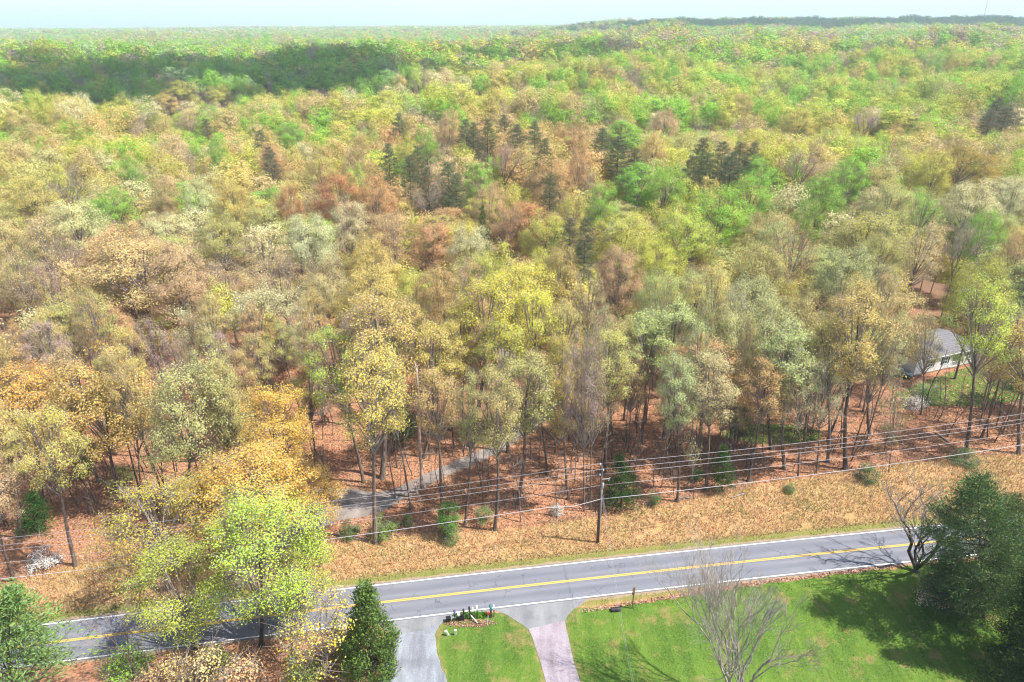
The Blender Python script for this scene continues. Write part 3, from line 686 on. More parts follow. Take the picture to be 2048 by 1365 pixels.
# --- trees of the wood's edge: foot, top, crown width, tint, kind
EDGE_TREES = [
    (751, 1084, 738, 660, 150, 'gold', 'tall0', 'tall thin golden tree rooted at the dry verge by the gravel pad'),
    (729, 965, 652, 640, 120, 'lime', 'tall1', 'bright lime tree leaning left behind the gravel pad'),
    (765, 955, 735, 560, 175, 'gold', 'tall4', 'broad yellow gold tree standing straight behind the gravel pad'),
    (886, 1011, 880, 735, 100, 'orange', 'tall2', 'dark trunked tree with thin orange leaves beside the gravel track bend'),
    (850, 915, 862, 640, 110, 'gold', 'tall3', None), (967, 1010, 950, 830, 90, 'yellow', 'bare2', 'thin forked dark tree leaning left in the middle of the red floor'),
    (991, 1060, 985, 725, 110, 'olive', 'tall4', 'tall grey trunk nearest the verge left of the utility pole'),
    (1039, 1008, 1055, 700, 130, 'olive', 'tall0', None), (1018, 905, 1015, 640, 120, 'yellow', 'tall2', None),
    (1170, 1023, 1160, 650, 80, 'mauve', 'sparse0', 'slim twin trunk just left of the utility pole'), (1180, 1020, 1192, 640, 70, 'tan', 'sparse1', None),
    (1209, 943, 1225, 645, 100, 'gold', 'tall1', None), (1223, 867, 1245, 640, 100, 'olive', 'tall2', None), (1283, 884, 1290, 620, 110, 'sage', 'tall3', None),
    (1256, 905, 1262, 680, 70, 'tan', 'sparse2', None), (1355, 1003, 1345, 700, 90, 'sage', 'tall4', None), (1386, 999, 1382, 790, 50, 'olive', 'slim0', None),
    (1399, 914, 1400, 665, 130, 'orange', 'tall0', 'thick pale trunk with orange brown leaves in the red floor'), (1413, 980, 1425, 690, 110, 'tan', 'tall1', None),
    (1423, 931, 1482, 735, 90, 'tan', 'sparse0', 'bent tree leaning right beside the thick pale trunk'), (1498, 964, 1545, 720, 100, 'orange', 'tall2', None), (1541, 900, 1560, 610, 110, 'sage', 'tall3', None),
    (1568, 939, 1590, 640, 120, 'sage', 'tall4', None), (1597, 955, 1600, 700, 80, 'cream', 'sparse1', None), (1608, 905, 1620, 660, 100, 'olive', 'tall0', None),
    (1632, 947, 1650, 690, 80, 'cream', 'sparse2', None), (1657, 925, 1668, 620, 100, 'gold', 'tall1', None), (1688, 939, 1712, 580, 140, 'gold', 'tall3', 'tall golden tree at the wood edge left of the pale house'),
    (1780, 945, 1795, 740, 60, 'olive', 'slim0', None),  (1895, 873, 1965, 740, 60, 'tan', 'bare2', 'crooked tree leaning right in front of the pale house yard'),
    (1933, 906, 1990, 545, 130, 'yellow', 'tall3', 'tall bright yellow tree right of the pale house'), (1960, 850, 2010, 640, 80, 'olive', 'sparse1', None), (2036, 906, 2060, 640, 130, 'gold', 'tall0', None),
    (1842, 830, 1850, 600, 60, 'olive', 'sparse2', None), (1740, 870, 1752, 650, 90, 'sage', 'tall2', None), (1965, 820, 2000, 650, 80, 'tan', 'sparse2', None),
    (28, 1163, -20, 900, 110, 'tan', 'tall3', 'trunk leaning left at the far left end of the dry verge'), (45, 1076, -5, 800, 120, 'gold', 'tall4', None), (87, 1005, 45, 720, 130, 'amber', 'tall0', 'amber tree at the left edge behind the round evergreen bush'),
    (151, 1131, 75, 800, 120, 'gold', 'tall1', 'dark curved trunk leaning left behind the wires at the left'), (234, 1001, 195, 705, 210, 'gold', 'oak1', 'broad golden oak left of the pale sage oak'),
    (366, 1045, 395, 700, 190, 'sage', 'oak2', 'broad pale sage oak with a dark trunk left of the amber oak'), (281, 975, 270, 800, 80, 'mauve', 'bud0', None), (120, 985, 130, 790, 90, 'tan', 'sparse0', None),
    (565, 1010, 548, 765, 150, 'amber', 'oak3', 'round amber oak right of the pale sage oak'), (520, 1120, 505, 890, 230, 'amber', 'oak4', 'large amber oak crown above the lime maple'),
    (625, 1100, 615, 925, 120, 'amber', 'oak0', 'amber oak crown overhanging the gravel pad on its left'), (380, 1110, 430, 940, 120, 'gold', 'oak1', None),
    (335, 1180, 300, 965, 230, (0.42, 0.38, 0.07), 'sparse1', 'twiggy olive yellow tree behind the smaller lime maple'), (645, 880, 640, 740, 60, 'mauve', 'slim0', None),
    (545, 775, 492, 572, 265, 'cream', 'budoak0', 'wide domed pale oak with thick forking limbs in the left of the wood'), (310, 690, 290, 460, 230, 'tan', 'oak2', 'broad tan oak with upright limbs above the left wood floor'),
    (430, 1000, 425, 830, 80, 'tan', 'sparse2', None), (470, 960, 462, 770, 90, 'sage', 'sparse1', None), (20, 900, 5, 700, 110, 'orange', 'tall2', None),
    (165, 860, 120, 660, 110, 'mauve', 'bud1', None), (235, 800, 215, 620, 90, 'orange', 'tall3', None), (700, 850, 700, 640, 90, 'mauve', 'bud2', None), (900, 860, 930, 600, 120, 'yellow', 'tall4', None),
    (950, 860, 985, 540, 150, 'yellow', 'tall0', 'large yellow green tree in the middle of the wood'), (1060, 860, 1070, 570, 120, 'yellow', 'tall1', None), (1120, 870, 1135, 600, 80, 'olive', 'tall1', None),
    (1330, 880, 1350, 600, 130, 'sage', 'tall0', None), (1470, 880, 1480, 600, 130, 'sage', 'oak2', None), (1150, 900, 1170, 680, 70, 'mauve', 'bud0', None),
]
for r in EDGE_TREES: hero(*r[:4], r[4] * (0.95 if r[5] in ('lime', 'yellow') else 1.08), r[5], r[6], r[7])

# --- evergreens and shrubs inside the wood
for r in [(798, 893, 798, 803, 62, (0.07, 0.17, 0.03), 'holly0', 'dark green holly standing behind the broken topped white snag'), (897, 1070, 897, 1003, 48, (0.12, 0.25, 0.04), 'holly0', 'bright green young cedar at the verge in line with the gravel track'),
          (1238, 1012, 1242, 918, 84, (0.05, 0.12, 0.025), 'cedar1', 'dark evergreen right behind the utility pole'), (1475, 885, 1478, 805, 52, (0.10, 0.15, 0.04), 'holly0', 'olive green evergreen left of the small green clearing'),
          (1445, 985, 1448, 895, 56, (0.06, 0.13, 0.03), 'cedar1', 'dark evergreen at the wood edge below the leaning trunks'), (1735, 962, 1735, 930, 44, (0.07, 0.17, 0.03), 'shrub0', 'round dark green bush at the edge of the dry grass'),
          (65, 1062, 68, 985, 72, (0.05, 0.13, 0.03), 'cedar1', 'round evergreen bush beneath the trees at the left edge'), (165, 955, 172, 880, 46, (0.17, 0.32, 0.04), 'holly0', 'light green young evergreen near the left edge'),
          (815, 1052, 815, 1030, 24, (0.13, 0.27, 0.04), 'shrub0', 'tiny green bush under the lowest wire'),
          (1113, 1030, 1112, 1010, 26, 'white', 'shrub0', 'small white blossoming bush left of the utility pole'), (972, 1048, 970, 1018, 44, (0.16, 0.26, 0.05), 'shrub1', 'pale green open bush left of the tall grey trunk'),
          (770, 1070, 762, 1040, 60, (0.16, 0.30, 0.04), 'shrub0', 'green bush at the lower corner of the gravel pad'), (700, 1072, 698, 1048, 46, (0.09, 0.18, 0.03), 'shrub0', 'dark bush below the gravel pad'),
          (900, 1085, 900, 1060, 36, (0.14, 0.28, 0.04), 'shrub0', 'bright green shrub at the foot of the young cedar'), (1850, 800, 1852, 772, 60, (0.17, 0.34, 0.08), 'shrub0', 'green bush in the yard left of the pale house'),
          (1900, 750, 1900, 722, 70, (0.10, 0.075, 0.06), 'shrub0', 'dark bare bushes against the porch of the pale house'), (2035, 775, 2035, 748, 70, (0.12, 0.25, 0.05), 'shrub0', 'green bush at the right end of the house yard'),
          (1828, 815, 1826, 798, 50, 'white', 'shrub0', 'white flowering bush before the pale house yard'), (90, 1130, 85, 1105, 60, 'white', 'shrub0', 'white flowering shrub under the wires at the left edge'),
          (1395, 960, 1392, 932, 30, (0.12, 0.24, 0.04), 'shrub0', 'small green bush between the tall trunks right of the pole'), (1580, 985, 1580, 970, 24, (0.13, 0.27, 0.04), 'shrub0', 'tiny green shoot in the dry grass edge'),
          (1930, 925, 1930, 905, 60, (0.10, 0.2, 0.04), 'shrub0', 'low green bush behind the wires at the right'), (235, 975, 250, 935, 60, 'moss', 'shrub1', 'mossy bush at the foot of the broad golden oak'),
          (1310, 1010, 1308, 985, 26, (0.10, 0.2, 0.03), 'shrub0', 'small green bush right of the dark evergreen by the pole'), (945, 745, 940, 690, 50, (0.2, 0.36, 0.05), 'shrub1', 'fresh green understory bush near the far end of the gravel track')]:
    ever = r[6].startswith(('holly', 'cedar'))
    hero(*r[:7], r[7], name='evergreen_shrub' if ever else 'shrub', cat='evergreen' if ever else 'shrub', hmax=9)

# --- canopy trees one can point to
CANOPY = [
    (1245, 272, 82, 'green', 'poplar1'), (1330, 385, 100, 'green', 'oak0'), (1275, 365, 92, 'green', 'poplar2'), (1440, 425, 150, 'green', 'oak1'), (1500, 395, 100, 'green', 'oak2'), (1640, 385, 110, 'green', 'oak3'), (1700, 360, 90, 'green', 'oak4'),
    (1205, 412, 80, 'green', 'oak3'), (958, 368, 64, 'green', 'poplar3'), (850, 292, 58, 'green', 'oak0'), (815, 305, 55, 'yellow', 'oak1'), (580, 268, 64, 'green', 'oak2'), (437, 322, 46, 'green', 'oak3'), (268, 358, 56, 'green', 'oak4'), (1515, 350, 60, 'green', 'poplar0'),
    (712, 368, 66, 'lime', 'oak1'), (1615, 440, 70, 'green', 'oak2'), (1240, 475, 150, 'yellow', 'oak0'), (1370, 465, 140, 'yellow', 'oak1'), (1310, 520, 120, 'yellow', 'oak3'), (1045, 585, 175, 'yellow', 'oak4'), (960, 560, 110, 'yellow', 'oak2'), (1095, 470, 110, 'yellow', 'oak0'),
    (740, 590, 150, 'gold', 'oak1'), (680, 390, 110, 'rust', 'oak2'), (580, 408, 66, 'rust', 'oak3'), (540, 318, 60, 'orange', 'oak4'), (1305, 302, 66, 'orange', 'oak0'), (1100, 362, 110, 'orange', 'oak1'), (960, 275, 60, 'orange', 'oak2'), (1150, 290, 64, 'orange', 'oak3'),
    (880, 585, 110, 'orange', 'oak4'), (790, 480, 110, 'orange', 'sparse0'), (1585, 505, 100, 'orange', 'sparse1'), (900, 262, 56, 'orange', 'oak0'), (940, 500, 110, 'cream', 'oak1'), (750, 400, 90, 'orange', 'oak3'), (860, 400, 80, 'mauve', 'bud0'), (1020, 450, 90, 'rust', 'sparse2'),
    (930, 274, 44, 'pine', 'pine0'), (975, 285, 44, 'pine', 'pine1'), (1035, 290, 44, 'pine', 'pine2'), (1235, 320, 60, 'pine', 'pine0'), (1205, 300, 46, 'pine', 'pine1'), (1405, 318, 50, 'pine', 'pine2'), (1440, 328, 50, 'pine', 'pine0'), (1478, 325, 56, 'pine', 'pine1'), (1380, 350, 44, 'pine', 'pine2'),
    (822, 360, 60, 'pine', 'pine1'), (895, 372, 64, 'pine', 'pine2'), (855, 385, 50, 'pine', 'pine0'), (1140, 490, 64, 'pine', 'pine1'), (800, 262, 36, 'pine', 'pine2'), (965, 482, 30, 'darkgreen', 'pine0'), (525, 292, 40, 'pine', 'pine1'), (415, 272, 36, 'pine', 'pine2'),
    (1993, 222, 42, 'pine', 'pine2'), (2010, 245, 50, 'pine', 'pine0'), (1975, 250, 44, 'pine', 'pine1'), (1100, 395, 44, 'pine', 'pine0'),
    (1415, 345, 56, 'pine', 'pine0'), (1460, 350, 60, 'pine', 'pine2'), (1505, 335, 50, 'pine', 'pine1'), (1265, 340, 60, 'pine', 'pine2'), (840, 345, 50, 'pine', 'pine0'), (915, 395, 56, 'pine', 'pine1'), (780, 340, 44, 'pine', 'pine2'), (1170, 510, 50, 'pine', 'pine0'),
    (1010, 272, 40, 'pine', 'pine1'), (950, 290, 40, 'pine', 'pine0'), (1070, 285, 40, 'pine', 'pine2'), (540, 330, 40, 'pine', 'pine0'), (1090, 330, 44, 'pine', 'pine1'),
    (1925, 325, 150, (0.36, 0.28, 0.05), 'oak0'), (1940, 410, 120, 'cream', 'oak1'), (2020, 400, 90, 'cream', 'oak3'), (1735, 478, 190, 'olive', 'oak2'), (1690, 562, 130, 'sage', 'oak4'), (1715, 625, 130, 'gold', 'oak3'), (1400, 590, 150, 'sage', 'oak0'), (1500, 610, 150, 'sage', 'oak1'),
    (1320, 610, 110, 'sage', 'oak2'), (1590, 650, 130, 'sage', 'oak3'), (1525, 555, 130, 'olive', 'oak4'), (1840, 500, 90, 'cream', 'sparse0'), (1850, 570, 120, 'olive', 'oak0'), (1960, 590, 130, 'yellow', 'oak1'), (2030, 520, 90, 'orange', 'oak2'), (1920, 500, 90, 'mauve', 'bud1'),
    (1780, 420, 110, 'olive', 'oak3'), (1600, 340, 80, 'mauve', 'bud1'), (1870, 350, 80, 'yellow', 'oak4'), (620, 480, 120, 'cream', 'oak0'), (700, 455, 90, 'cream', 'oak1'), (150, 440, 130, 'cream', 'oak2'), (240, 500, 170, 'tan', 'oak3'), (350, 560, 150, 'tan', 'oak4'),
    (90, 480, 110, 'tan', 'sparse0'), (40, 560, 110, 'orange', 'sparse1'), (440, 470, 120, 'olive', 'oak0'), (520, 500, 130, 'tan', 'sparse2'), (400, 400, 80, 'cream', 'oak1'), (330, 395, 60, 'tan', 'oak2'), (470, 410, 90, 'gold', 'oak3'), (230, 410, 100, 'green', 'oak4'),
    (60, 400, 110, 'gold', 'oak0'), (130, 380, 80, 'mauve', 'bud2'), (650, 560, 110, 'tan', 'oak1'), (560, 560, 110, 'tan', 'sparse1'), (740, 520, 110, 'gold', 'oak3'), (1180, 590, 90, 'tan', 'sparse0'), (1120, 540, 90, 'olive', 'oak2'), (1240, 560, 110, 'tan', 'oak4'),
    (1850, 420, 90, 'green', 'sparse2'), (1960, 470, 90, 'green', 'oak0'), (1330, 250, 60, 'tan', 'oak1'), (1730, 240, 70, 'mauve', 'bud0'), (1600, 245, 70, 'yellow', 'oak3'), (1480, 210, 55, 'gold', 'oak2'), (1010, 330, 80, 'mauve', 'bud1'), (1160, 340, 60, 'orange', 'oak0'),
    (980, 420, 90, 'tan', 'oak4'), (1180, 370, 60, 'tan', 'sparse1'), (1140, 440, 70, 'gold', 'oak1'), (640, 340, 80, 'gold', 'oak2'), (720, 330, 80, 'orange', 'oak3'), (350, 175, 60, 'yellow', 'oak4'), (330, 205, 60, 'gold', 'oak0'), (440, 185, 60, 'yellow', 'oak1'), (190, 200, 50, 'green', 'oak2'),
]
for r in CANOPY:
    pine = r[4].startswith('pine')
    crownat(*r[:5], h=24 if pine else 23, name='pine_tree' if pine else 'broadleaf_tree')

# --- dead snags
def snag(bx, by, ty, r0, label, white, tx=None):
    x, y = gp(bx, by); d = ray(tx or bx, ty); t = y / d[1]; h = CAM_H + d[2] * t; lx = d[0] * t - x
    root = empty('dead_tree', (x, y, 0), (0, 0, 0), label, 'dead tree'); mb = MB(); rr = random.Random(bx)
    n = 9; pts = [Vector((lx * i / n + rr.uniform(-.1, .1), rr.uniform(-.1, .1), h * i / n)) for i in range(n + 1)]
    rad = [r0 * (1.3 if i == 0 else 1) * (1 - (0.55 if white else .2) * i / n) for i in range(n + 1)]
    mb.tube(pts, rad, 8); mb.build('trunk', SNAG if white else BARK_DARK, root, True)
    sb = MB()
    for k in range(7 if white else 4):
        a = 2 * pi * k / 5 + rr.random(); L = rr.uniform(.5, 1.3) if white else .5
        sb.tube([pts[-1], pts[-1] + Vector((cos(a) * L * .5, sin(a) * L * .5, L * rr.uniform(.2, .7)))], [rad[-1] * .7, .01], 4)
    for k in range(4 if white else 2):
        i = rr.randint(3, 7); a = rr.uniform(0, 6.28); L = rr.uniform(.6, 1.8)
        sb.tube([pts[i], pts[i] + Vector((cos(a) * L, sin(a) * L, .3))], [.05, .015], 4)
    sb.build('broken_limbs', SNAG if white else BARK_DARK, root, True); OCC.append((x, y, 1.5))
SNAG = simple('dead_wood', (0.46, 0.34, 0.28), 0.9, var=0.25, scale=2.0)
snag(844, 987, 735, 0.26, 'tall bare dead trunk with a splintered white top beside the gravel track', True, 834)
snag(655, 998, 912, 0.33, 'short dark broken trunk at the left end of the gravel pad', False, 645)
snag(833, 994, 975, 0.3, 'low broken stump at the foot of the tall dead trunk', True)

# ------------------------------------------------------------------ the rest of the forest
def zone(px, py, rnd):
    def pick(d):
        d = dict(d); d['green'] = d.get('green', 0) + 0.9; d['yellow'] = d.get('yellow', 0) + 0.8
        s = sum(d.values()); r = rnd.random() * s
        for k, v in d.items():
            r -= v
            if r <= 0: return k
        return k
    if py < 82: return pick(dict(green=2, mint=4, mauve=2, sage=2, olive=1, tan=1))
    if px < 800 and py < 190 and py > 85: return pick(dict(green=7, mauve=2, mint=2, yellow=1, olive=1))
    if py < 130: return pick(dict(green=5, yellow=3, lime=2, mauve=2, tan=1, olive=1, gold=1))
    if px > 1050 and py < 230: return pick(dict(green=5, yellow=4, lime=3, mauve=2, tan=2, gold=1, olive=1))
    if py < 240: return pick(dict(yellow=5, mauve=3, tan=2, green=3, gold=3, lime=1, cream=2))
    if px > 1400 and py < 340: return pick(dict(tan=3, mauve=3, gold=3, yellow=3, green=2, olive=2, orange=1))
    if px < 700 and py < 300: return pick(dict(gold=3, yellow=4, green=3, tan=2, mauve=1, orange=1, olive=1))
    if px < 700 and py < 440: return pick(dict(gold=4, tan=3, olive=3, yellow=2, mauve=2, cream=2, orange=1, green=1))
    if px < 700: return pick(dict(tan=5, orange=2, mauve=3, olive=2, gold=2, cream=1))
    if py < 450 and px < 1200: return pick(dict(orange=5, tan=3, gold=3, rust=1, mauve=2, olive=1))
    if px < 1150: return pick(dict(yellow=4, gold=4, tan=2, orange=2, olive=1))
    if px > 1250: return pick(dict(sage=4, olive=4, gold=3, tan=2, cream=1, yellow=2, green=1))
    return pick(dict(tan=3, olive=3, gold=2, yellow=2, mauve=1))
br = random.Random(321); nb_ = 0; tries = 0
while nb_ < 78 and tries < 4000:
    tries += 1
    px, py = br.uniform(-20, 2060), br.uniform(790, 1060); x, y = gp(px, py)
    if y < edge_y(x) + .8 or y > 112 or (x - 84) ** 2 + (y - 120) ** 2 < 300: continue
    if 1735 < px < 1960 and py > 800: continue
    if 640 < px < 800 and 940 < py < 1060 or pip(tr, np.array([x]), np.array([y]))[0]: continue
    if any((x - a) ** 2 + (y - b) ** 2 < 2.6 ** 2 for a, b, q in OCC): continue
    zn = br.choice(['gold', 'olive', 'tan', 'gold', 'orange', 'mauve'] if px < 700 else (['yellow', 'gold', 'olive', 'gold', 'tan'] if px < 1150 else ['sage', 'olive', 'gold', 'cream', 'tan', 'sage']))
    tree(br.choice(['tall0', 'tall1', 'tall2', 'tall3', 'tall4', 'sparse0', 'sparse2']), x, y, br.uniform(17, 26), br.uniform(3.8, 6.2), zn, (br.uniform(-2.2, 2.2), 0)); nb_ += 1
fr = random.Random(5)
occ = {}
def ok_(x, y, r):
    c = (int(x // 12), int(y // 12))
    for i in (-1, 0, 1):
        for j in (-1, 0, 1):
            for (a, b, q) in occ.get((c[0] + i, c[1] + j), ()):
                if (a - x) ** 2 + (b - y) ** 2 < (0.55 * (q + r)) ** 2: return False
    return True
def put(x, y, r): occ.setdefault((int(x // 12), int(y // 12)), []).append((x, y, r))
for o in OCC: put(*o)
HOUSE_C = (84, 122)
cands = []
def band(y0, y1, sp, wmin, wmax):
    y = y0
    while y < y1:
        hw = 0.80 * y + 45; x = -hw
        while x < hw:
            X = x + fr.uniform(-.45, .45) * sp; Y = y + fr.uniform(-.45, .45) * sp
            w = fr.uniform(wmin, wmax)
            if Y > edge_y(X) + 6 and (Y > 106 or abs(X) > 0.8 * Y) and not (abs(X - HOUSE_C[0]) < 13 and abs(Y - HOUSE_C[1]) < 13):
                if y > 700 or ok_(X, Y, w * .5):
                    if y < 700: put(X, Y, w * .5)
                    cands.append((X, Y, w))
            x += sp
        y += sp
band(60, 300, 6.2, 6.5, 15.0); band(300, 700, 8.4, 9.5, 18)
band(700, 1300, 10.5, 11, 19); band(1300, 2600, 15, 14, 21); band(2600, 6500, 30, 26, 40)
under = []
y = 108.0
while y < 420:
    x = -(.8 * y + 30)
    while x < .8 * y + 30:
        X, Y = x + fr.uniform(-4, 4), y + fr.uniform(-4, 4)
        if not (abs(X - HOUSE_C[0] + 3) < 24 and -24 < Y - HOUSE_C[1] < 16) and Y > 108: under.append((X, Y, fr.uniform(4.5, 8.5)))
        x += 9
    y += 9
HER = [(i['px'], i['py'], i['w'] * FPX / i['depth'], i['y']) for r_, i in TREES if i['y'] > 100] + [(1885, 700, 170, 120), (1830, 715, 120, 120)]
def hides(p, Y):
    for hx, hy, hw, hy_ in HER:
        if Y < hy_ and abs(p[0] - hx) < .52 * hw and -.15 * hw < p[1] - hy < .62 * hw: return True
    return False
info = []
for (X, Y, w) in cands:
    g_ = gh(X, Y); h = (fr.uniform(15, 21) if Y < 330 else fr.uniform(17, 24)) if Y < 1300 else fr.uniform(19, 27)
    p = project(X, Y, g_ + h * .75)
    if 100 < Y < 620 and hides(p, Y): continue
    info.append((X, Y, g_, w, h, p))
vis = [i for i in info if -25 < i[5][0] < 2075 and i[5][1] > -50]
vis.sort(key=lambda i: -i[3] / i[5][2])
have = sum(1 for r, i in TREES if r.name.startswith('broadleaf_tree'))
take = set(id(i) for i in vis[:max(0, 300 - have)])
rest = []
for i in info:
    if id(i) in take:
        X, Y, g_, w, h, p = i; tn = zone(p[0], p[1], fr)
        kind = fr.choice(['bud0', 'bud1', 'bud2']) if tn == 'mauve' else fr.choice(['oak0', 'oak1', 'oak2', 'oak3', 'oak4', 'poplar0', 'poplar1', 'poplar2', 'poplar3', 'sparse0', 'sparse1'])
        tree(kind, X, Y, h, w * (1.1 if tn == 'mauve' else 1), tn)
    else: rest.append(i)
# saplings: thin stems between the big trees
STEM = []
for s in range(4):
    rr = random.Random(40 + s); t_ = MB(); b_ = MB(); hh = 9.0
    pts = [Vector((0.35 * sin(i * .8 + s), 0.3 * cos(i * .7), hh * i / 6)) - Vector((0.35 * sin(s), 0.3, 0)) for i in range(7)]
    t_.tube(pts, [0.075 * (1 - .8 * i / 6) + .012 for i in range(7)], 5, cap=False)
    for k in range(16):
        a = rr.uniform(0, 6.28); j = rr.randint(2, 6); L = rr.uniform(.5, 1.7)
        e = pts[j] + Vector((cos(a) * L, sin(a) * L, rr.uniform(.2, .9)))
        b_.tube([pts[j], e], [.022, .008], 3, cap=False)
        for q in range(3): b_.tube([pts[j].lerp(e, rr.uniform(.4, 1)), e + Vector((rr.gauss(0, .4), rr.gauss(0, .4), rr.uniform(0, .5)))], [.012, .006], 3, cap=False)
    STEM.append((t_.mesh('stem%d_trunk' % s, BARK), b_.mesh('stem%d_branches' % s, TWIG)))
n_s = 0; sr = random.Random(77); SAPL = []
while n_s < 275:
    px, py = sr.uniform(0, 2048), sr.uniform(770, 1060)
    x, y = gp(px, py)
    if y < edge_y(x) + 1.0 or y > 135: continue
    if abs(x - HOUSE_C[0]) < 17 and y > 103: continue
    if 656 < px < 780 and 965 < py < 1045: continue
    r = empty('sapling', (x, y, 0), (sr.uniform(-.08, .08), sr.uniform(-.1, .1), sr.uniform(0, 6.28)), 'thin leafless sapling among the big trunks on the leaf covered forest floor', 'sapling', 'leafless saplings of the wood')
    s = sr.uniform(.45, 1.35)
    SAPL.append((px, py, s, r))
    tm, bm_ = STEM[n_s % 4]
    for nm, me_ in (('trunk', tm), ('branches', bm_)):
        o = link_obj(nm, me_, r); o.scale = (s, s, s)
    n_s += 1

# forest beyond as one mass: points carrying kind, size and tint, instanced by geometry nodes
protos = bpy.data.collections.new('forest_prototypes')
def lod(name, H, Wd, base, seed, nl, tp, lp, ls, shape, wood=True):
    rs = np.random.RandomState(seed)
    tm, bm_, lm, _, _ = crown_proto(name, H, Wd, base, nl, tp, lp, ls, seed, shape, fine=False, leafm=LEAF_I, sides=4, jit=0.4)
    bm = bmesh.new(); bm.from_mesh(lm)
    for f in bm.faces: f.material_index = 0
    k = len(bm.faces)
    if wood:
        bm.from_mesh(tm); bm.from_mesh(bm_); bm.faces.ensure_lookup_table()
        for f in bm.faces[k:]: f.material_index = 1
    me2 = bpy.data.meshes.new(name); bm.to_mesh(me2); bm.free(); me2.materials.clear(); me2.materials.append(LEAF_I); me2.materials.append(TWIG)
    o = bpy.data.objects.new(name, me2); protos.objects.link(o); return o
# names sort alphabetically = index order
lod('a0', 21, 12, .40, 31, 28, 8, 18, 0.40, 'dome'); lod('a1', 21, 12, .42, 32, 26, 8, 18, 0.40, 'dome'); lod('a2', 22, 9.5, .38, 33, 26, 8, 16, 0.40, 'oval'); lod('a3', 21, 12, .45, 34, 28, 8, 14, 0.38, 'dome')
lod('a4', 21, 12, .40, 35, 24, 8, 6, 0.30, 'dome')      # thinly leafed: twigs show
lod('b0', 21, 12, .40, 36, 20, 4, 9, 0.85, 'dome', False); lod('b1', 21, 12, .40, 37, 20, 4, 9, 0.85, 'oval', False)
lod('b2', 21, 12, .50, 38, 15, 2, 6, 1.5, 'dome', False)
LW = [(21, 12), (21, 12), (22, 9.5), (21, 12), (21, 12), (21, 12), (21, 12), (21, 12)]
for (X, Y, w) in under:
    g_ = gh(X, Y); h = fr.uniform(7, 14); rest.append((X, Y, g_, w, h, project(X, Y, g_ + h)))
n = len(rest); co = np.zeros((n, 3), np.float32); pid = np.zeros(n, np.int32); rot = np.zeros((n, 3), np.float32); scl = np.zeros((n, 3), np.float32); tnt = np.zeros((n, 4), np.float32)
for k, (X, Y, g_, w, h, p) in enumerate(rest):
    tn = zone(p[0], p[1], fr)
    if Y < 560: i = 4 if tn == 'mauve' else fr.choice((0, 1, 2, 3))
    elif Y < 2000: i = fr.choice((5, 6))
    else: i = 7
    H_, W_ = LW[i]; co[k] = (X, Y, g_); pid[k] = i; rot[k] = (0, 0, fr.uniform(0, 6.28)); scl[k] = (w / W_, w / W_, h / H_)
    c = TINT[tn]; v = fr.uniform(.85, 1.12); tnt[k] = (c[0] * v, c[1] * v, c[2] * v, 1)
fm = bpy.data.meshes.new('forest'); fm.vertices.add(n); fm.vertices.foreach_set('co', co.reshape(-1))
def put_attr(nm, typ, key, arr):
    a = fm.attributes.new(nm, typ, 'POINT'); a.data.foreach_set(key, arr.reshape(-1))
put_attr('pid', 'INT', 'value', pid); put_attr('rot', 'FLOAT_VECTOR', 'vector', rot); put_attr('scl', 'FLOAT_VECTOR', 'vector', scl); put_attr('tint', 'FLOAT_COLOR', 'color', tnt)
fm.update(); fo = link_obj('forest', fm); setp(fo, 'continuous canopy of spring woodland rolling away to the horizon', 'forest', kind='stuff')
gn = bpy.data.node_groups.new('forest_nodes', 'GeometryNodeTree')
gn.interface.new_socket('Geometry', in_out='INPUT', socket_type='NodeSocketGeometry'); gn.interface.new_socket('Geometry', in_out='OUTPUT', socket_type='NodeSocketGeometry')
gi = gn.nodes.new('NodeGroupInput'); go = gn.nodes.new('NodeGroupOutput'); iop = gn.nodes.new('GeometryNodeInstanceOnPoints'); ci = gn.nodes.new('GeometryNodeCollectionInfo')
ci.inputs[0].default_value = protos; ci.inputs['Separate Children'].default_value = True; ci.inputs['Reset Children'].default_value = True
iop.inputs['Pick Instance'].default_value = True
def na(nm, t):
    x = gn.nodes.new('GeometryNodeInputNamedAttribute'); x.data_type = t; x.inputs[0].default_value = nm; return x.outputs[0]
gn.links.new(gi.outputs[0], iop.inputs['Points']); gn.links.new(ci.outputs[0], iop.inputs['Instance'])
gn.links.new(na('pid', 'INT'), iop.inputs['Instance Index']); gn.links.new(na('rot', 'FLOAT_VECTOR'), iop.inputs['Rotation']); gn.links.new(na('scl', 'FLOAT_VECTOR'), iop.inputs['Scale'])
gn.links.new(iop.outputs[0], go.inputs[0])
md = fo.modifiers.new('forest', 'NODES'); md.node_group = gn
print('forest instances', n, 'individual trees', len(TREES))

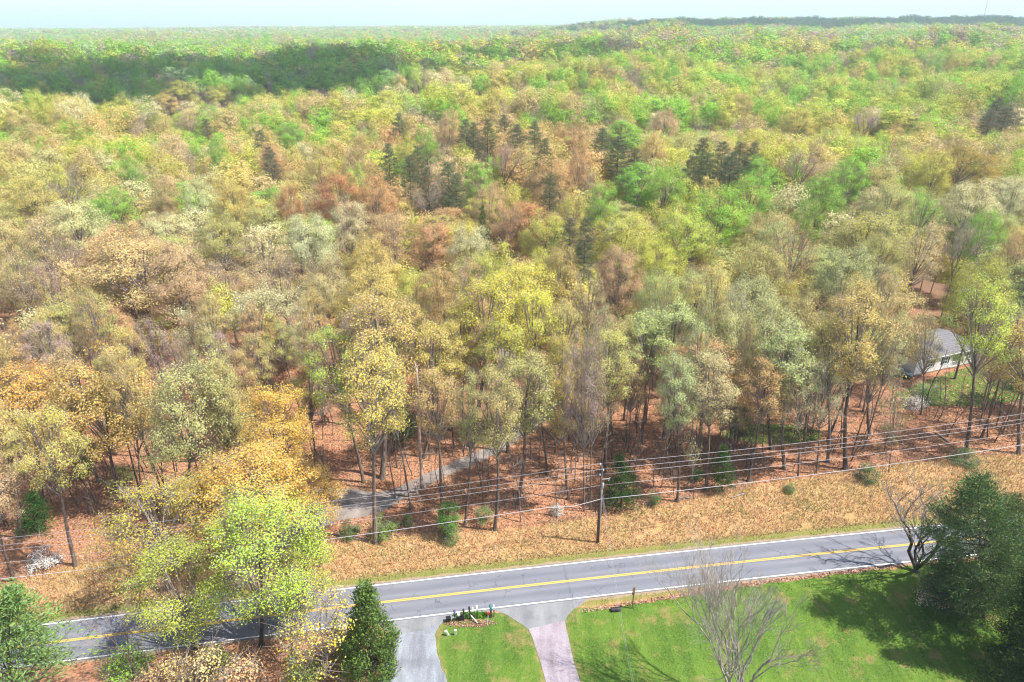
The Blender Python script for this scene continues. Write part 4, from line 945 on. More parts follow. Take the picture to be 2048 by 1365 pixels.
# ------------------------------------------------------------------ ground cover: dry grass, fallen leaves, undergrowth
def scatter(name, n, area, hgt, wid, source, seed, label, cat, flat=False, keep=None):
    rs = np.random.RandomState(seed); x0, x1, y0, y1 = area
    X = rs.uniform(x0, x1, n); Y = rs.uniform(y0, y1, n); k = keep(X, Y, rs); X, Y = X[k], Y[k]; n = len(X)
    h = hgt * rs.uniform(.5, 1.3, n); w = wid * rs.uniform(.6, 1.4, n); th = rs.rand(n) * 2 * pi; Z = ground(X, Y)
    if flat:
        C = np.stack([X, Y, Z + rs.uniform(.02, .10, n)], 1); V = leaf_quads(C, wid, rs, up=2.2, aspect=.8); m = quads_mesh(name, V, leaf_material(name, source, .1))
    else:
        lx, ly = rs.normal(size=n) * .35 * h, rs.normal(size=n) * .35 * h; dx, dy = np.cos(th) * w / 2, np.sin(th) * w / 2
        V = np.stack([np.stack([X - dx, Y - dy, Z - .01], 1), np.stack([X + dx, Y + dy, Z - .01], 1), np.stack([X + lx, Y + ly, Z + h], 1)], 1)
        m = quads_mesh(name, V, leaf_material(name, source, .3), 3)
    o = link_obj(name, m); setp(o, label, cat, kind='stuff')
def patchy(X, Y, s, seed, thr): return snoise(X, Y, s, seed) + 0.5 * snoise(X, Y, s * .31, seed + 4) > thr
def k_straw(X, Y, rs):
    d = Y - road_c(X); return (d > ROAD_HALF + 1.4) & (Y < edge_y(X) + .6) & patchy(X, Y, 1.6, 2, -.75)
scatter('dry_grass', 260000, (-75, 85, 45, 90), 0.42, 0.10, ((0.36, 0.225, 0.11), (0.76, 0.62, 0.38), (0.44, 0.30, 0.16), (0.30, 0.31, 0.11)), 1, 'tawny dry grass filling the strip between road and wood', 'grass', keep=k_straw)
def k_lit(X, Y, rs):
    p = ~pip(tr, X, Y) & (rs.rand(len(X)) < np.clip(1.3 - (Y - 60) / 90, .25, 1)); return (Y > edge_y(X) + .2) & p
scatter('fallen_leaves', 240000, (-80, 95, 55, 130), 0, 0.24, ((0.16, 0.07, 0.04), (0.64, 0.36, 0.22), (0.30, 0.16, 0.10), (0.26, 0.20, 0.10)), 2, 'red brown fallen leaves covering the forest floor', 'fallen leaves', True, keep=k_lit)
def k_strip(X, Y, rs):
    d = Y - road_c(X); return ((d > ROAD_HALF + .5) & (d < ROAD_HALF + 2.7) & patchy(X, Y, 2.2, 7, -.15)) | ((d < -ROAD_HALF - .5) & (d > -ROAD_HALF - 2.6) & (X > 10) & patchy(X, Y, 1.8, 8, -.2))
scatter('verge_grass', 90000, (-60, 75, 45, 80), 0.22, 0.07, ((0.06, 0.13, 0.02), (0.24, 0.27, 0.07), (0.36, 0.24, 0.10), (0.40, 0.29, 0.14)), 3, 'short green grass tufts along both road edges', 'grass', keep=k_strip)
def k_ditch(X, Y, rs):
    c = np.interp(X, LINE_N[:, 0], LINE_N[:, 1]); return (np.abs(Y - c - .25) < .27) & (X > gp(1165, 1225)[0]) & (X < 46)
scatter('ditch_leaves', 30000, (5, 50, 52, 66), 0, 0.2, ((0.14, 0.06, 0.045), (0.60, 0.36, 0.28)), 4, 'pinkish brown dead leaves caught along the lawn edge ditch', 'fallen leaves', True, keep=k_ditch)
mbx, mby = gp(935, 1246)
def k_mail(X, Y, rs): return ((X - mbx - .3) / 3.0) ** 2 + ((Y - mby + .1) / .55) ** 2 < 1
scatter('mailbox_bed_leaves', 4500, (mbx - 4, mbx + 6, mby - 2, mby + 3), 0, 0.16, ((0.14, 0.06, 0.045), (0.52, 0.28, 0.21)), 5, 'brown leaves lying behind the row of mailboxes', 'fallen leaves', True, keep=k_mail)
def k_mail2(X, Y, rs): return (((X - mbx - .5) / 2.2) ** 2 + ((Y - mby - 1.0) / .5) ** 2 < 1)
scatter('mailbox_bed_plants', 9000, (mbx - 3, mbx + 5, mby - 1, mby + 3), 0.28, 0.12, ((0.12, 0.33, 0.03), (0.26, 0.48, 0.06)), 6, 'fresh green plants growing round the mailbox posts', 'plants', keep=k_mail2)
def k_lawn(X, Y, rs):
    i = pip([gp(1135, 1252), gp(1170, 1228), *[tuple(p) for p in LINE_N[1:]], (48, 66), (48, 36), (5.2, 36), gp(1165, 1365)], X, Y) | pip([gp(884, 1262), gp(905, 1256), gp(990, 1244), gp(1040, 1256), gp(1085, 1340), (0.5, 36), (-5, 36), gp(902, 1365)], X, Y)
    return i
scatter('lawn_grass', 42000, (-8, 48, 36, 68), 0.10, 0.055, ((0.04, 0.10, 0.012), (0.16, 0.25, 0.04), (0.26, 0.24, 0.06), (0.36, 0.28, 0.12)), 9, 'bright mown lawn grass in front of the road', 'grass', keep=k_lawn)
def k_brush(X, Y, rs):
    return ((Y > edge_y(X) - .5) & (Y < edge_y(X) + 38) & ~pip(tr, X, Y) & patchy(X, Y, 3.0, 5, .25)) | ((Y < road_c(X) - 3.2) & (X < -17) & (Y > 38))
rs_ = np.random.RandomState(8); X = rs_.uniform(-75, 80, 42000); Y = rs_.uniform(40, 120, 42000); k = k_brush(X, Y, rs_); X, Y = X[k], Y[k]; n = len(X)
H_ = rs_.uniform(.5, 1.9, n); dx, dy = rs_.normal(size=(2, n)) * .4 * H_; th = rs_.rand(n) * 6.28; w = .025
V = np.stack([np.stack([X - w * np.cos(th), Y - w * np.sin(th), 0 * X], 1), np.stack([X + w * np.cos(th), Y + w * np.sin(th), 0 * X], 1), np.stack([X + dx, Y + dy, H_], 1)], 1)
uo = link_obj('undergrowth', quads_mesh('undergrowth', V, TWIG_PALE, 3)); setp(uo, 'grey leafless brush and twigs on the forest floor', 'undergrowth', kind='stuff')

# fallen logs
logm = BARK_PALE
for (a, b, r, lab) in [((1870, 868), (1898, 886), .16, 'pale fallen log leaning among the trunks below the house yard'), ((1462, 998), (1490, 988), .12, 'short grey log at the edge of the dry grass'), ((1350, 1000), (1382, 996), .13, 'pale log lying behind the verge right of the pole'),
                       ((1585, 845), (1628, 856), .12, 'thin fallen log near the small green clearing'), ((700, 1078), (735, 1083), .2, 'dark log pile end beside the tall golden tree'), ((1085, 855), (1120, 890), .14, 'grey fallen branch across the end of the gravel track'), ((790, 990), (830, 996), .16, 'rotting log by the low broken stump')]:
    p, q = gp(*a), gp(*b); mb = MB(); mid = ((p[0] + q[0]) / 2, (p[1] + q[1]) / 2, r * 1.3)
    mb.tube([(p[0], p[1], r), mid, (q[0], q[1], r * .8)], [r, r * .9, r * .65], 8)
    mb.tube([mid, (mid[0] + .5, mid[1] + .4, r + .7)], [r * .3, .02], 4)
    setp(mb.build('fallen_log', logm, smooth=True), lab, 'log')

# ------------------------------------------------------------------ utility line
WOOD = simple('pole_wood', (0.10, 0.07, 0.055), 0.9, var=0.25, scale=3); METAL = simple('galvanised', (0.62, 0.64, 0.66), 0.4, 0.6, var=.05); PORC = simple('porcelain', (0.75, 0.77, 0.80), 0.3, var=.03)
WIRE = simple('wire', (0.42, 0.40, 0.43), 0.45, 0.3, var=.03); CABLE = simple('cable', (0.50, 0.48, 0.50), 0.5, 0.1, var=.03); BLACK = simple('black_plastic', (0.02, 0.02, 0.022), 0.5)
pb = gp(1195, 1085); wd = Vector((0.983, 0.182, 0)); pn = Vector((-0.182, 0.983, 0)); HP = 11.7
def utility_pole(x, y, label, full=True):
    r = empty('utility_pole', (x, y, 0), (0, 0, atan2(wd.y, wd.x)), label, 'utility pole', 'poles of the roadside power line')
    a = MB(); a.tube([(0, 0, -.1), (0, 0, HP * .5), (0, 0, HP)], [.19, .165, .13], 10); a.build('pole', WOOD, r, True)
    b = MB(); b.box((0, 0.0, HP - .35), (.12, 1.3, .12)); b.box((0, .25, HP - .62), (.05, .6, .04), M=Matrix.Rotation(.7, 3, 'X')); b.build('crossarm', WOOD, r)
    for s in (-.58, .58):
        i = MB(); i.tube([(0, s, HP - .29), (0, s, HP - .20), (0, s, HP - .1), (0, s, HP - .02)], [.05, .1, .07, .09], 8); i.build('insulator', PORC, r, True)
    i = MB(); i.tube([(-.17, 0, HP - 1.35), (-.17, 0, HP - 1.2), (-.17, 0, HP - 1.05)], [.07, .1, .06], 8); i.build('insulator', PORC, r, True)
    if full:
        k = MB(); k.box((.55, 0, HP - 1.95), (1.0, .07, .07)); k.box((1.0, 0, HP - 2.05), (.09, .09, .5), M=Matrix.Rotation(.35, 3, 'Y')); k.build('switch_bracket', METAL, r)
        k = MB(); k.tube([(.26, 0, HP - 3.3), (.26, 0, HP - 2.5)], [.13, .13], 10); k.build('arrester', METAL, r, True)
        k = MB(); k.tube([(.21, .02, .1), (.21, .02, HP - 3.4)], .035, 6); k.build('conduit', METAL, r, True)
        k = MB()
        for dx_ in (2.2, 1.7): k.tube([(dx_, 1.6, 0), (.05, .05, HP - 3.6)], .02, 4)
        k.build('guy_wire', METAL, r)
    return r
utility_pole(pb[0], pb[1], 'brown wooden utility pole carrying five wires beside the road')
PL = (pb[0] - wd.x * 82, pb[1] - wd.y * 82); PRt = (pb[0] + wd.x * 82, pb[1] + 82 * 0.198)
utility_pole(*PL, 'wooden utility pole beyond the left edge of the view', False); utility_pole(*PRt, 'wooden utility pole beyond the right edge of the view', False)
wires = empty('power_line', (0, 0, 0), label='five pale power and telephone wires strung along the wood edge', cat='wires')
def span(A, B, sag, r, m, n=24, kink=False):
    mb = MB(); pts = []
    for i in range(n + 1):
        t = i / n; p = Vector(A).lerp(Vector(B), t); p.z -= sag * 4 * t * (1 - t)
        pts.append(p)
    if kink: pts[1].z -= .45
    mb.tube(pts, r, 5); return mb.build('wire', m, wires, True)
for (oy, z, sag, r, m, kk) in ((.58, HP, .9, .017, WIRE, 0), (-.58, HP, .9, .017, WIRE, 0), (-.05, HP - 1.15, .8, .017, WIRE, 0), (-.1, HP - 2.75, .8, .017, WIRE, 0), (-.2, HP - 4.75, .85, .031, CABLE, 1)):
    C0 = Vector((pb[0], pb[1], z)) + pn * oy
    for Pq in (PL, PRt):
        C1 = Vector((Pq[0], Pq[1], z)) + pn * oy; span(C0, C1, sag, r, m, kink=bool(kk) and Pq is PL)
svc = empty('service_drop', (0, 0, 0), label='thin twin service wire crossing the road and lawn from the utility pole', cat='wire')
for k_ in (0, .14):
    mb = MB(); A = Vector((pb[0] + k_, pb[1] - .2, HP - 3.0)); B = Vector((gp(1275, 1420, 6.2)[0] + k_, gp(1275, 1420, 6.2)[1], 6.2)); pts = [A.lerp(B, i / 14) - Vector((0, 0, 1.2 * 4 * (i / 14) * (1 - i / 14))) for i in range(15)]
    mb.tube(pts, .009, 4); mb.build('strand', WIRE, svc)

# ------------------------------------------------------------------ mailboxes and roadside bits
def msimple(nm, c, r=.45): return simple(nm, c, r, var=.06)
M_BLK = msimple('mailbox_black', (.018, .018, .022)); M_PUR = msimple('mailbox_purple', (.09, .07, .16)); M_WHT = msimple('mailbox_white', (.78, .78, .8)); M_TEAL = msimple('mailbox_teal', (.05, .17, .17)); M_PALE = msimple('mailbox_pale_teal', (.38, .55, .55)); M_BEIGE = msimple('mailbox_beige', (.66, .60, .46))
POSTW = simple('post_wood', (.085, .06, .05), .9, var=.2); RED = msimple('reflector_red', (.7, .06, .03)); GREEN_P = msimple('pedestal_green', (.56, .62, .52)); OLDW = simple('weathered_board', (.55, .52, .48), .9, var=.15)
def mailbox(px, py, h, m, label, rz=.14, post=POSTW, L=.5, wdt=.2, postw=.1, grp='mailboxes by the road', z0=0):
    x, y = gp(px, py); r = empty('mailbox', (x, y, 0), (0, 0, rz), label, 'mailbox', grp)
    a = MB(); a.box((0, 0, h / 2), (postw, postw, h)); a.box((0, .16, h - .05), (.08, .42, .07)); a.build('post', post, r)
    b = MB(); hw = wdt / 2; prof = [(-hw, 0), (hw, 0), (hw, .13)] + [(hw * cos(t), .13 + hw * sin(t)) for t in (pi * .2, pi * .4, pi * .6, pi * .8)] + [(-hw, .13)]
    y0, y1 = -L / 2 + .12, L / 2 + .12; nn = len(prof); vs = [(p[0], y0, h + p[1]) for p in prof] + [(p[0], y1, h + p[1]) for p in prof]
    b.add(vs, [(i, (i + 1) % nn, nn + (i + 1) % nn, nn + i) for i in range(nn)] + [tuple(range(nn))[::-1]])
    b.build('body', m, r)
    d = MB(); vs = [(p[0] * 1.05, y1 + .002, h + p[1] * 1.03) for p in prof] + [(p[0] * 1.05, y1 + .022, h + p[1] * 1.03) for p in prof]
    d.add(vs, [(i, (i + 1) % nn, nn + (i + 1) % nn, nn + i) for i in range(nn)] + [tuple(range(nn))[::-1], tuple(range(nn, 2 * nn))]); dd = d.build('door', m, r)
    f = MB(); f.box((hw + .012, .12, h + .16), (.012, .03, .16)); f.box((hw + .012, .15, h + .24), (.012, .09, .05)); f.build('flag', RED, r)
    return r
mailbox(910, 1244, 1.12, M_PUR, 'dark purple mailbox on a black post, leftmost of the row', wdt=.24, L=.56)
mailbox(928, 1241, 1.10, M_BLK, 'small black mailbox between the white box and the crossbar post')
mailbox(939.5, 1239, 1.32, M_BLK, 'black mailbox on the tall post with a beige box beside it')
mailbox(946, 1239, 1.2, M_BEIGE, 'beige mailbox sharing the crossbar right of the tall black one')
mailbox(954.6, 1236, 1.28, M_WHT, 'white mailbox on a dark post in the middle of the row', wdt=.2)
mailbox(982, 1235, 1.25, M_TEAL, 'dark teal mailbox on a thick post near the right end of the row', wdt=.28, L=.58, postw=.2)
mailbox(988, 1233, 1.12, M_PALE, 'pale teal mailbox, last on the right of the row', wdt=.24)
x, y = gp(918, 1241); r = empty('newspaper_box', (x, y, 0), (0, 0, .14), 'white newspaper tube between the purple and the black mailbox', 'newspaper box')
a = MB(); a.box((0, 0, .42), (.05, .05, .84)); a.build('post', POSTW, r); a = MB(); a.box((0, .0, 1.0), (.3, .34, .04)); a.box((-.14, 0, .9), (.02, .34, .2)); a.box((.14, 0, .9), (.02, .34, .2)); a.box((0, -.16, .9), (.27, .02, .2)); a.build('tube', M_WHT, r)
x, y = gp(943, 1238); a = MB(); a.box((.25, -.35, .42), (.1, 1.35, .09), M=Matrix.Rotation(.85, 3, 'Z') @ Matrix.Rotation(.42, 3, 'X')); o = a.build('loose_board', OLDW); o.location = (x, y, 0.02); setp(o, 'pale weathered board propped against the mailbox post', 'board')
x, y = gp(974.5, 1250.5); r = empty('marker_stake', (x, y, 0), (0, .10, .1), 'white marker stake with a bright red top in front of the teal mailboxes', 'marker stake'); a = MB(); a.box((0, 0, .75), (.07, .05, 1.5)); a.build('stake', M_WHT, r); a = MB(); a.box((0, 0, 1.7), (.22, .1, .42)); a.build('reflector', RED, r)
x, y = gp(711, 1256); r = empty('marker_stake', (x, y, 0), (0, 0, 0), 'short red topped marker at the left foot of the cedar', 'marker stake'); a = MB(); a.box((0, 0, .3), (.06, .06, .6)); a.build('stake', M_WHT, r); a = MB(); a.box((0, 0, .75), (.2, .12, .3)); a.build('reflector', RED, r)
for px, py, lab, ln in ((896.6, 1271, 'small pale utility pedestal leaning left at the edge of the gravel drive', -.35), (911, 1270, 'small upright pale utility pedestal on the grass behind the mailboxes', 0.0)):
    x, y = gp(px, py); r = empty('utility_pedestal', (x, y, 0), (0, ln, 0), lab, 'utility pedestal', 'utility pedestals'); a = MB(); a.box((0, 0, .3), (.2, .18, .62)); a.build('casing', GREEN_P, r); a = MB(); a.box((0, 0, .66), (.24, .22, .1)); a.build('cap', M_WHT, r)
x, y = gp(1264, 1217); r = empty('road_sign', (x, y, 0), (0, .02, .12), 'brown backed sign on a wooden post at the lawn side of the road', 'sign'); BRN = simple('sign_brown', (.30, .16, .08), .8, var=.15)
a = MB(); a.box((0, 0, 1.2), (.1, .1, 2.4)); a.build('post', simple('sign_post_wood', (.16, .1, .06), .9), r); a = MB(); a.box((0, .07, 2.5), (.30, .03, 1.1)); a.build('panel', BRN, r)
x, y = gp(1232, 1222); mb = MB(); mb.tube([(-.55, 0, .12), (.5, .1, .12)], [.28, .28], 12, cap=False); mb.tube([(-.55, 0, .12), (.5, .1, .12)], [.235, .235], 12, cap=False); mb.tube([(.2, .1, .1), (.25, .1, .1)], .23, 12)
o = mb.build('culvert_pipe', M_BLK, smooth=True); o.location = (x, y, 0.0); setp(o, 'black culvert pipe end lying in the leaf filled ditch', 'culvert pipe')
# two dark blocks standing in for the mailboxes' shadows on the ground
for px, py, lab in ((897, 1243, 'low black block standing in for the shadow of the purple mailbox'), (923, 1240, 'small dark block standing in for the shadow under the black mailbox')):
    x, y = gp(px, py); a = MB(); a.box((0, 0, .28), (.5, .4, .5), .2); a.box((0, 0, .56), (.54, .44, .05), .2); o = a.build('mailbox_shadow_block', M_BLK); o.location = (x, y, 0); setp(o, lab, 'box')

# ------------------------------------------------------------------ pale house behind the trees
SIDING = simple('siding', (.80, .80, .80), .7, var=.05, scale=2); ROOF = simple('shingles', (.17, .165, .185), .95, var=.18, scale=4); GLASS = simple('window_glass', (.05, .06, .08), .1, spec=.6); SHUT = simple('shutters', (.04, .045, .06), .7); BRICK = simple('brick', (.42, .26, .2), .9, var=.15); TRIM = simple('trim', (.8, .8, .8), .6, var=.03)
p0 = gp(1898, 738); ang = radians(20)
house = empty('house', (p0[0], p0[1], 0), (0, 0, ang), 'pale grey roofed single storey house half hidden by trees', 'house')
def hwalls(name, x0, x1, y0, y1, h):
    mb = MB()
    # lapped boards: every board a slightly tilted strip round the walls
    nb = 9
    for i in range(nb):
        z0, z1 = .35 + (h - .35) * i / nb, .35 + (h - .35) * (i + 1) / nb; o1, o0 = 0.0, .03
        P = [(x0 - o0, y0 - o0, z0), (x1 + o0, y0 - o0, z0), (x1 + o0, y1 + o0, z0), (x0 - o0, y1 + o0, z0), (x0, y0, z1), (x1, y0, z1), (x1, y1, z1), (x0, y1, z1)]
        mb.add(P, [(0, 1, 5, 4), (1, 2, 6, 5), (2, 3, 7, 6), (3, 0, 4, 7), (0, 3, 2, 1)])
    mb.build(name, SIDING, house)
    mb = MB(); mb.box(((x0 + x1) / 2, (y0 + y1) / 2, .17), (x1 - x0 - .04, y1 - y0 - .04, .36)); mb.build('foundation', BRICK, house)
hwalls('wall', -9, .0, 0, 9, 3.5); hwalls('wall', 0.04, 2.5, 3.2, 9, 3.5); hwalls('wall', 2.54, 7.0, 0, 9, 3.5)
def gable(name, x0, x1, y0, y1, z, rise, along='x', ov=.45):
    mb = MB(); t = .14
    if along == 'x':
        ym = (y0 + y1) / 2; a, b = y0 - ov, y1 + ov; X0, X1 = x0 - ov, x1 + ov; dz = rise * ov / ((y1 - y0) / 2)
        for s0, s1 in ((a, ym), (b, ym)):
            mb.add([(X0, s0, z - dz), (X1, s0, z - dz), (X1, s1, z + rise), (X0, s1, z + rise), (X0, s0, z - dz - t), (X1, s0, z - dz - t), (X1, s1, z + rise - t), (X0, s1, z + rise - t)], [(0, 1, 2, 3), (7, 6, 5, 4), (0, 4, 5, 1), (1, 5, 6, 2), (3, 7, 4, 0)])
        gm = MB(); gm.add([(x1, y0, z), (x1, y1, z), (x1, ym, z + rise - t)], [(0, 1, 2)]); gm.build('gable', SIDING, house)
        gm = MB(); gm.add([(x0, y0, z), (x0, y1, z), (x0, ym, z + rise - t)], [(2, 1, 0)])
    else:
        xm = (x0 + x1) / 2; a, b = x0 - ov, x1 + ov; Y0, Y1 = y0 - ov, y1 + .5; dz = rise * ov / ((x1 - x0) / 2)
        for s0, s1 in ((a, xm), (b, xm)):
            mb.add([(s0, Y0, z - dz), (s0, Y1, z - dz), (s1, Y1, z + rise), (s1, Y0, z + rise), (s0, Y0, z - dz - t), (s0, Y1, z - dz - t), (s1, Y1, z + rise - t), (s1, Y0, z + rise - t)], [(0, 1, 2, 3), (7, 6, 5, 4), (0, 4, 5, 1), (3, 2, 6, 7), (0, 3, 7, 4)])
        gm = MB(); gm.add([(x0, y0, z), (x1, y0, z), (xm, y0, z + rise - t)], [(0, 1, 2)])
    mb.build(name, ROOF, house); gm.build('gable', SIDING, house)
def hip(x0, x1, y0, y1, z, rise, ov=.5, t=.16):
    X0, X1, Y0, Y1 = x0 - ov, x1 + ov, y0 - ov, y1 + ov; ym = (y0 + y1) / 2; k = (Y1 - Y0) / 2 * .9; zt = z + rise
    e = z - .12; A = [(X0, Y0, e), (X1, Y0, e), (X1, Y1, e), (X0, Y1, e), (X0 + k, ym, zt), (X1 - k, ym, zt)]
    mb = MB(); n_ = 12
    def lerp(a, b, f): return tuple(a[i] + (b[i] - a[i]) * f for i in range(3))
    for (a, b, c, d) in ((A[0], A[1], A[5], A[4]), (A[2], A[3], A[4], A[5]), (A[1], A[2], A[5], A[5]), (A[3], A[0], A[4], A[4])):
        for i in range(n_):   # courses of shingles, each lapping a little over the one below
            f0, f1 = i / n_, (i + 1) / n_; p, q, r_, s_ = lerp(a, d, f0), lerp(b, c, f0), lerp(b, c, f1), lerp(a, d, f1)
            p = (p[0], p[1], p[2] + .035); q = (q[0], q[1], q[2] + .035)
            mb.add([p, q, r_, s_, (p[0], p[1], p[2] - .05), (q[0], q[1], q[2] - .05)], [(0, 1, 2, 3), (4, 5, 1, 0)])
    mb.add([(X0, Y0, e - t), (X1, Y0, e - t), (X1, Y1, e - t), (X0, Y1, e - t), A[0], A[1], A[2], A[3]], [(3, 2, 1, 0), (0, 1, 5, 4), (1, 2, 6, 5), (2, 3, 7, 6), (3, 0, 4, 7)])
    mb.build('roof', ROOF, house)
    g_ = MB(); g_.box(((X0 + X1) / 2, Y0 - .05, e - .08), (X1 - X0, .1, .12)); g_.build('gutter', TRIM, house)
hip(-9, 7.0, 0.0, 9, 3.5, 2.2, .3)
def window(x, y, z, w, h, ax='y'):
    f = MB(); s = -1
    if ax == 'y':
        f.box((x, y - .05, z + h / 2 + .05), (w + .2, .08, .1)); f.box((x, y - .05, z - h / 2 - .05), (w + .2, .1, .1)); f.box((x - w / 2 - .05, y - .05, z), (.1, .08, h)); f.box((x + w / 2 + .05, y - .05, z), (.1, .08, h)); f.box((x, y - .045, z), (w, .04, .05)); f.box((x, y - .045, z), (.04, .04, h))
        fo_ = f.build('window', TRIM, house); g_ = MB(); g_.box((x, y - .035, z), (w, .01, h)); g_.build('pane', GLASS, fo_)
        for q in (-1, 1):
            sh = MB(); sh.box((x + q * (w / 2 + .3), y - .05, z), (.36, .05, h + .15)); sh.build('shutter', SHUT, house)
    else:
        f.box((x + .05, y, z + h / 2 + .05), (.08, w + .2, .1)); f.box((x + .05, y, z - h / 2 - .05), (.1, w + .2, .1)); f.box((x + .05, y - w / 2 - .05, z), (.08, .1, h)); f.box((x + .05, y + w / 2 + .05, z), (.08, .1, h)); f.box((x + .045, y, z), (.04, w, .05))
        fo_ = f.build('window', TRIM, house); g_ = MB(); g_.box((x + .035, y, z), (.01, w, h)); g_.build('pane', GLASS, fo_)
        for q in (-1, 1):
            sh = MB(); sh.box((x + .05, y + q * (w / 2 + .3), z), (.05, .36, h + .15)); sh.build('shutter', SHUT, house)
window(-1.7, 0, 2.1, 1.0, 1.35); window(-5.5, 0, 2.1, 1.3, 1.35); window(4.8, 0, 2.1, 1.1, 1.35); window(7.0, 5, 2.1, 1.0, 1.2, 'x')
d = MB(); d.box((1.6, 3.13, 1.4), (1.0, .06, 2.1)); do = d.build('door', simple('blue_grey_door', (.28, .36, .42), .6), house); d = MB(); d.box((2.0, 3.08, 1.35), (.05, .05, .12)); d.build('handle', METAL, do)
d = MB(); d.box((1.27, 1.5, .3), (2.35, 3.2, .18)); d.build('porch_floor', OLDW, house)
for xx in (.25, 2.3):
    d = MB(); d.box((xx, .12, 1.85), (.14, .14, 3.0)); d.build('porch_post', TRIM, house)
d = MB(); d.box((1.27, .12, 1.3), (1.9, .06, .07))
for k_ in range(9): d.box((.43 + k_ * .21, .12, .85), (.05, .05, .8))
d.build('porch_railing', TRIM, house)
d = MB(); d.box((-3, 5.5, 4.7), (.9, .7, 1.6)); d.box((-3, 5.5, 5.54), (1.0, .8, .1)); d.build('chimney', BRICK, house)
# parked car left of the house
x, y = gp(1797, 752); CARP = simple('car_paint', (.10, .12, .15), .3, var=.05); car = empty('parked_car', (x, y, 0), (0, 0, radians(-32)), 'dark blue grey car parked under the trees left of the house', 'car')
b = MB(); prof = [(-2.2, .35), (2.2, .35), (2.25, .8), (1.3, .98), (.6, 1.42), (-1.2, 1.44), (-1.95, 1.0), (-2.25, .9)]; nn = len(prof)
b.add([(p[0], -.85, p[1]) for p in prof] + [(p[0], .85, p[1]) for p in prof], [(i, (i + 1) % nn, nn + (i + 1) % nn, nn + i) for i in range(nn)] + [tuple(range(nn))[::-1], tuple(range(nn, 2 * nn))]); b.build('body', CARP, car)
b = MB(); b.add([(1.26, -.75, 1.01), (1.26, .75, 1.01), (.64, .72, 1.41), (.64, -.72, 1.41)], [(0, 1, 2, 3)]); b.add([(-1.9, -.75, 1.05), (-1.9, .75, 1.05), (-1.24, .72, 1.44), (-1.24, -.72, 1.44)], [(3, 2, 1, 0)])
for v in range(len(b.v)): b.v[v] = (b.v[v][0] + (.02 if b.v[v][0] > 0 else -.02), b.v[v][1], b.v[v][2] + .02)
b.build('windscreen', GLASS, car)
for sx in (-1.4, 1.4):
    for sy in (-.88, .88):
        w_ = MB(); w_.tube([(sx, sy - .1, .33), (sx, sy + .1, .33)], [.33, .33], 14); w_.build('wheel', BLACK, car)
# small shed with a blue side seen through the crowns
x, y = gp(1405, 722); shed = empty('shed', (x, y, 0), (0, 0, .3), 'small shed with a pale blue roof glimpsed through sage green crowns', 'shed'); BLUE = simple('blue_sheet', (.16, .45, .62), .5, var=.1)
b = MB(); b.box((0, 0, 1.2), (4.0, 3.0, 2.4)); b.build('wall', simple('shed_wall', (.6, .62, .64), .8), shed); b = MB()
b.add([(-2.3, -1.8, 2.4), (2.3, -1.8, 2.4), (2.3, 0, 3.4), (-2.3, 0, 3.4), (2.3, 1.8, 2.4), (-2.3, 1.8, 2.4)], [(0, 1, 2, 3), (3, 2, 4, 5)]); b.build('roof', BLUE, shed); b = MB(); b.box((.6, -1.53, 1.0), (1.0, .05, 2.0)); b.build('door', OLDW, shed)

# ------------------------------------------------------------------ far radio mast
D = 2300; d = ray(1966, 40); x = d[0] * D / d[1]; gz = gh(x, D)
mast = empty('radio_mast', (x, D, gz), (0, 0, .4), 'thin lattice radio mast rising above the far wooded horizon', 'radio mast'); SM = simple('mast_steel', (.45, .40, .42), .6, .3)
mb = MB(); HM = 150
for k in range(3):
    a = 2 * pi * k / 3; mb.tube([(1.0 * cos(a), 1.0 * sin(a), 0), (.9 * cos(a), .9 * sin(a), HM)], .22, 4)
for j in range(30):
    z0, z1 = HM * j / 30, HM * (j + 1) / 30
    for k in range(3):
        a, c = 2 * pi * k / 3, 2 * pi * (k + 1) / 3; mb.tube([(cos(a), sin(a), z0), (cos(c), sin(c), z1)], .1, 3)
mb.build('lattice', SM, mast)
mb = MB(); mb.tube([(0, 0, HM), (0, 0, HM + 8)], .2, 4); mb.build('antenna', SM, mast)

# ------------------------------------------------------------------ clouds that shade the far hills
m_, nt, N, L = mat('cloud'); principled(nt, (.85, .85, .86), 1.0, spec=0)
CLOUDM = m_
def cloud(tx, ty, lx, ly, rot, seed, alt=950):
    k = (alt - 35) / sun_vec.z; cx, cy = tx + sun_vec.x * k, ty + sun_vec.y * k
    rs = np.random.RandomState(seed); bm = bmesh.new()
    for i in range(26):
        a = rs.rand() * 2 * pi; q = sqrt(rs.rand()) * .8; px_, py_ = cos(a) * q * lx, sin(a) * q * ly; s = (1.05 - q) * ly * .55 + ly * .28
        bmesh.ops.create_icosphere(bm, subdivisions=3, radius=1, matrix=Matrix.Translation((px_, py_, rs.uniform(0, 20))) @ Matrix.Diagonal((s * 1.3, s, s * .42, 1)))
    for i in range(46):
        a = rs.rand() * 2 * pi; q = rs.uniform(.85, 1.35); s = rs.uniform(.07, .2) * ly
        bmesh.ops.create_icosphere(bm, subdivisions=2, radius=1, matrix=Matrix.Translation((cos(a) * q * lx, sin(a) * q * ly, rs.uniform(0, 12))) @ Matrix.Diagonal((s * 1.5, s, s * .5, 1)))
    for v in bm.verts:
        nz = snoise(v.co.x, v.co.y + v.co.z, 22, seed) * 9; v.co += v.normal * nz
        if v.co.z < -12: v.co.z = -12 + (v.co.z + 12) * .15
    mesh = bpy.data.meshes.new('cloud'); bm.to_mesh(mesh); bm.free(); mesh.materials.append(CLOUDM); mesh.polygons.foreach_set('use_smooth', [True] * len(mesh.polygons))
    o = link_obj('cloud', mesh); o.location = (cx, cy, alt); o.rotation_euler = (0, 0, rot); return setp(o, kind='structure')
cloud(-270, 530, 290, 84, radians(20), 1)
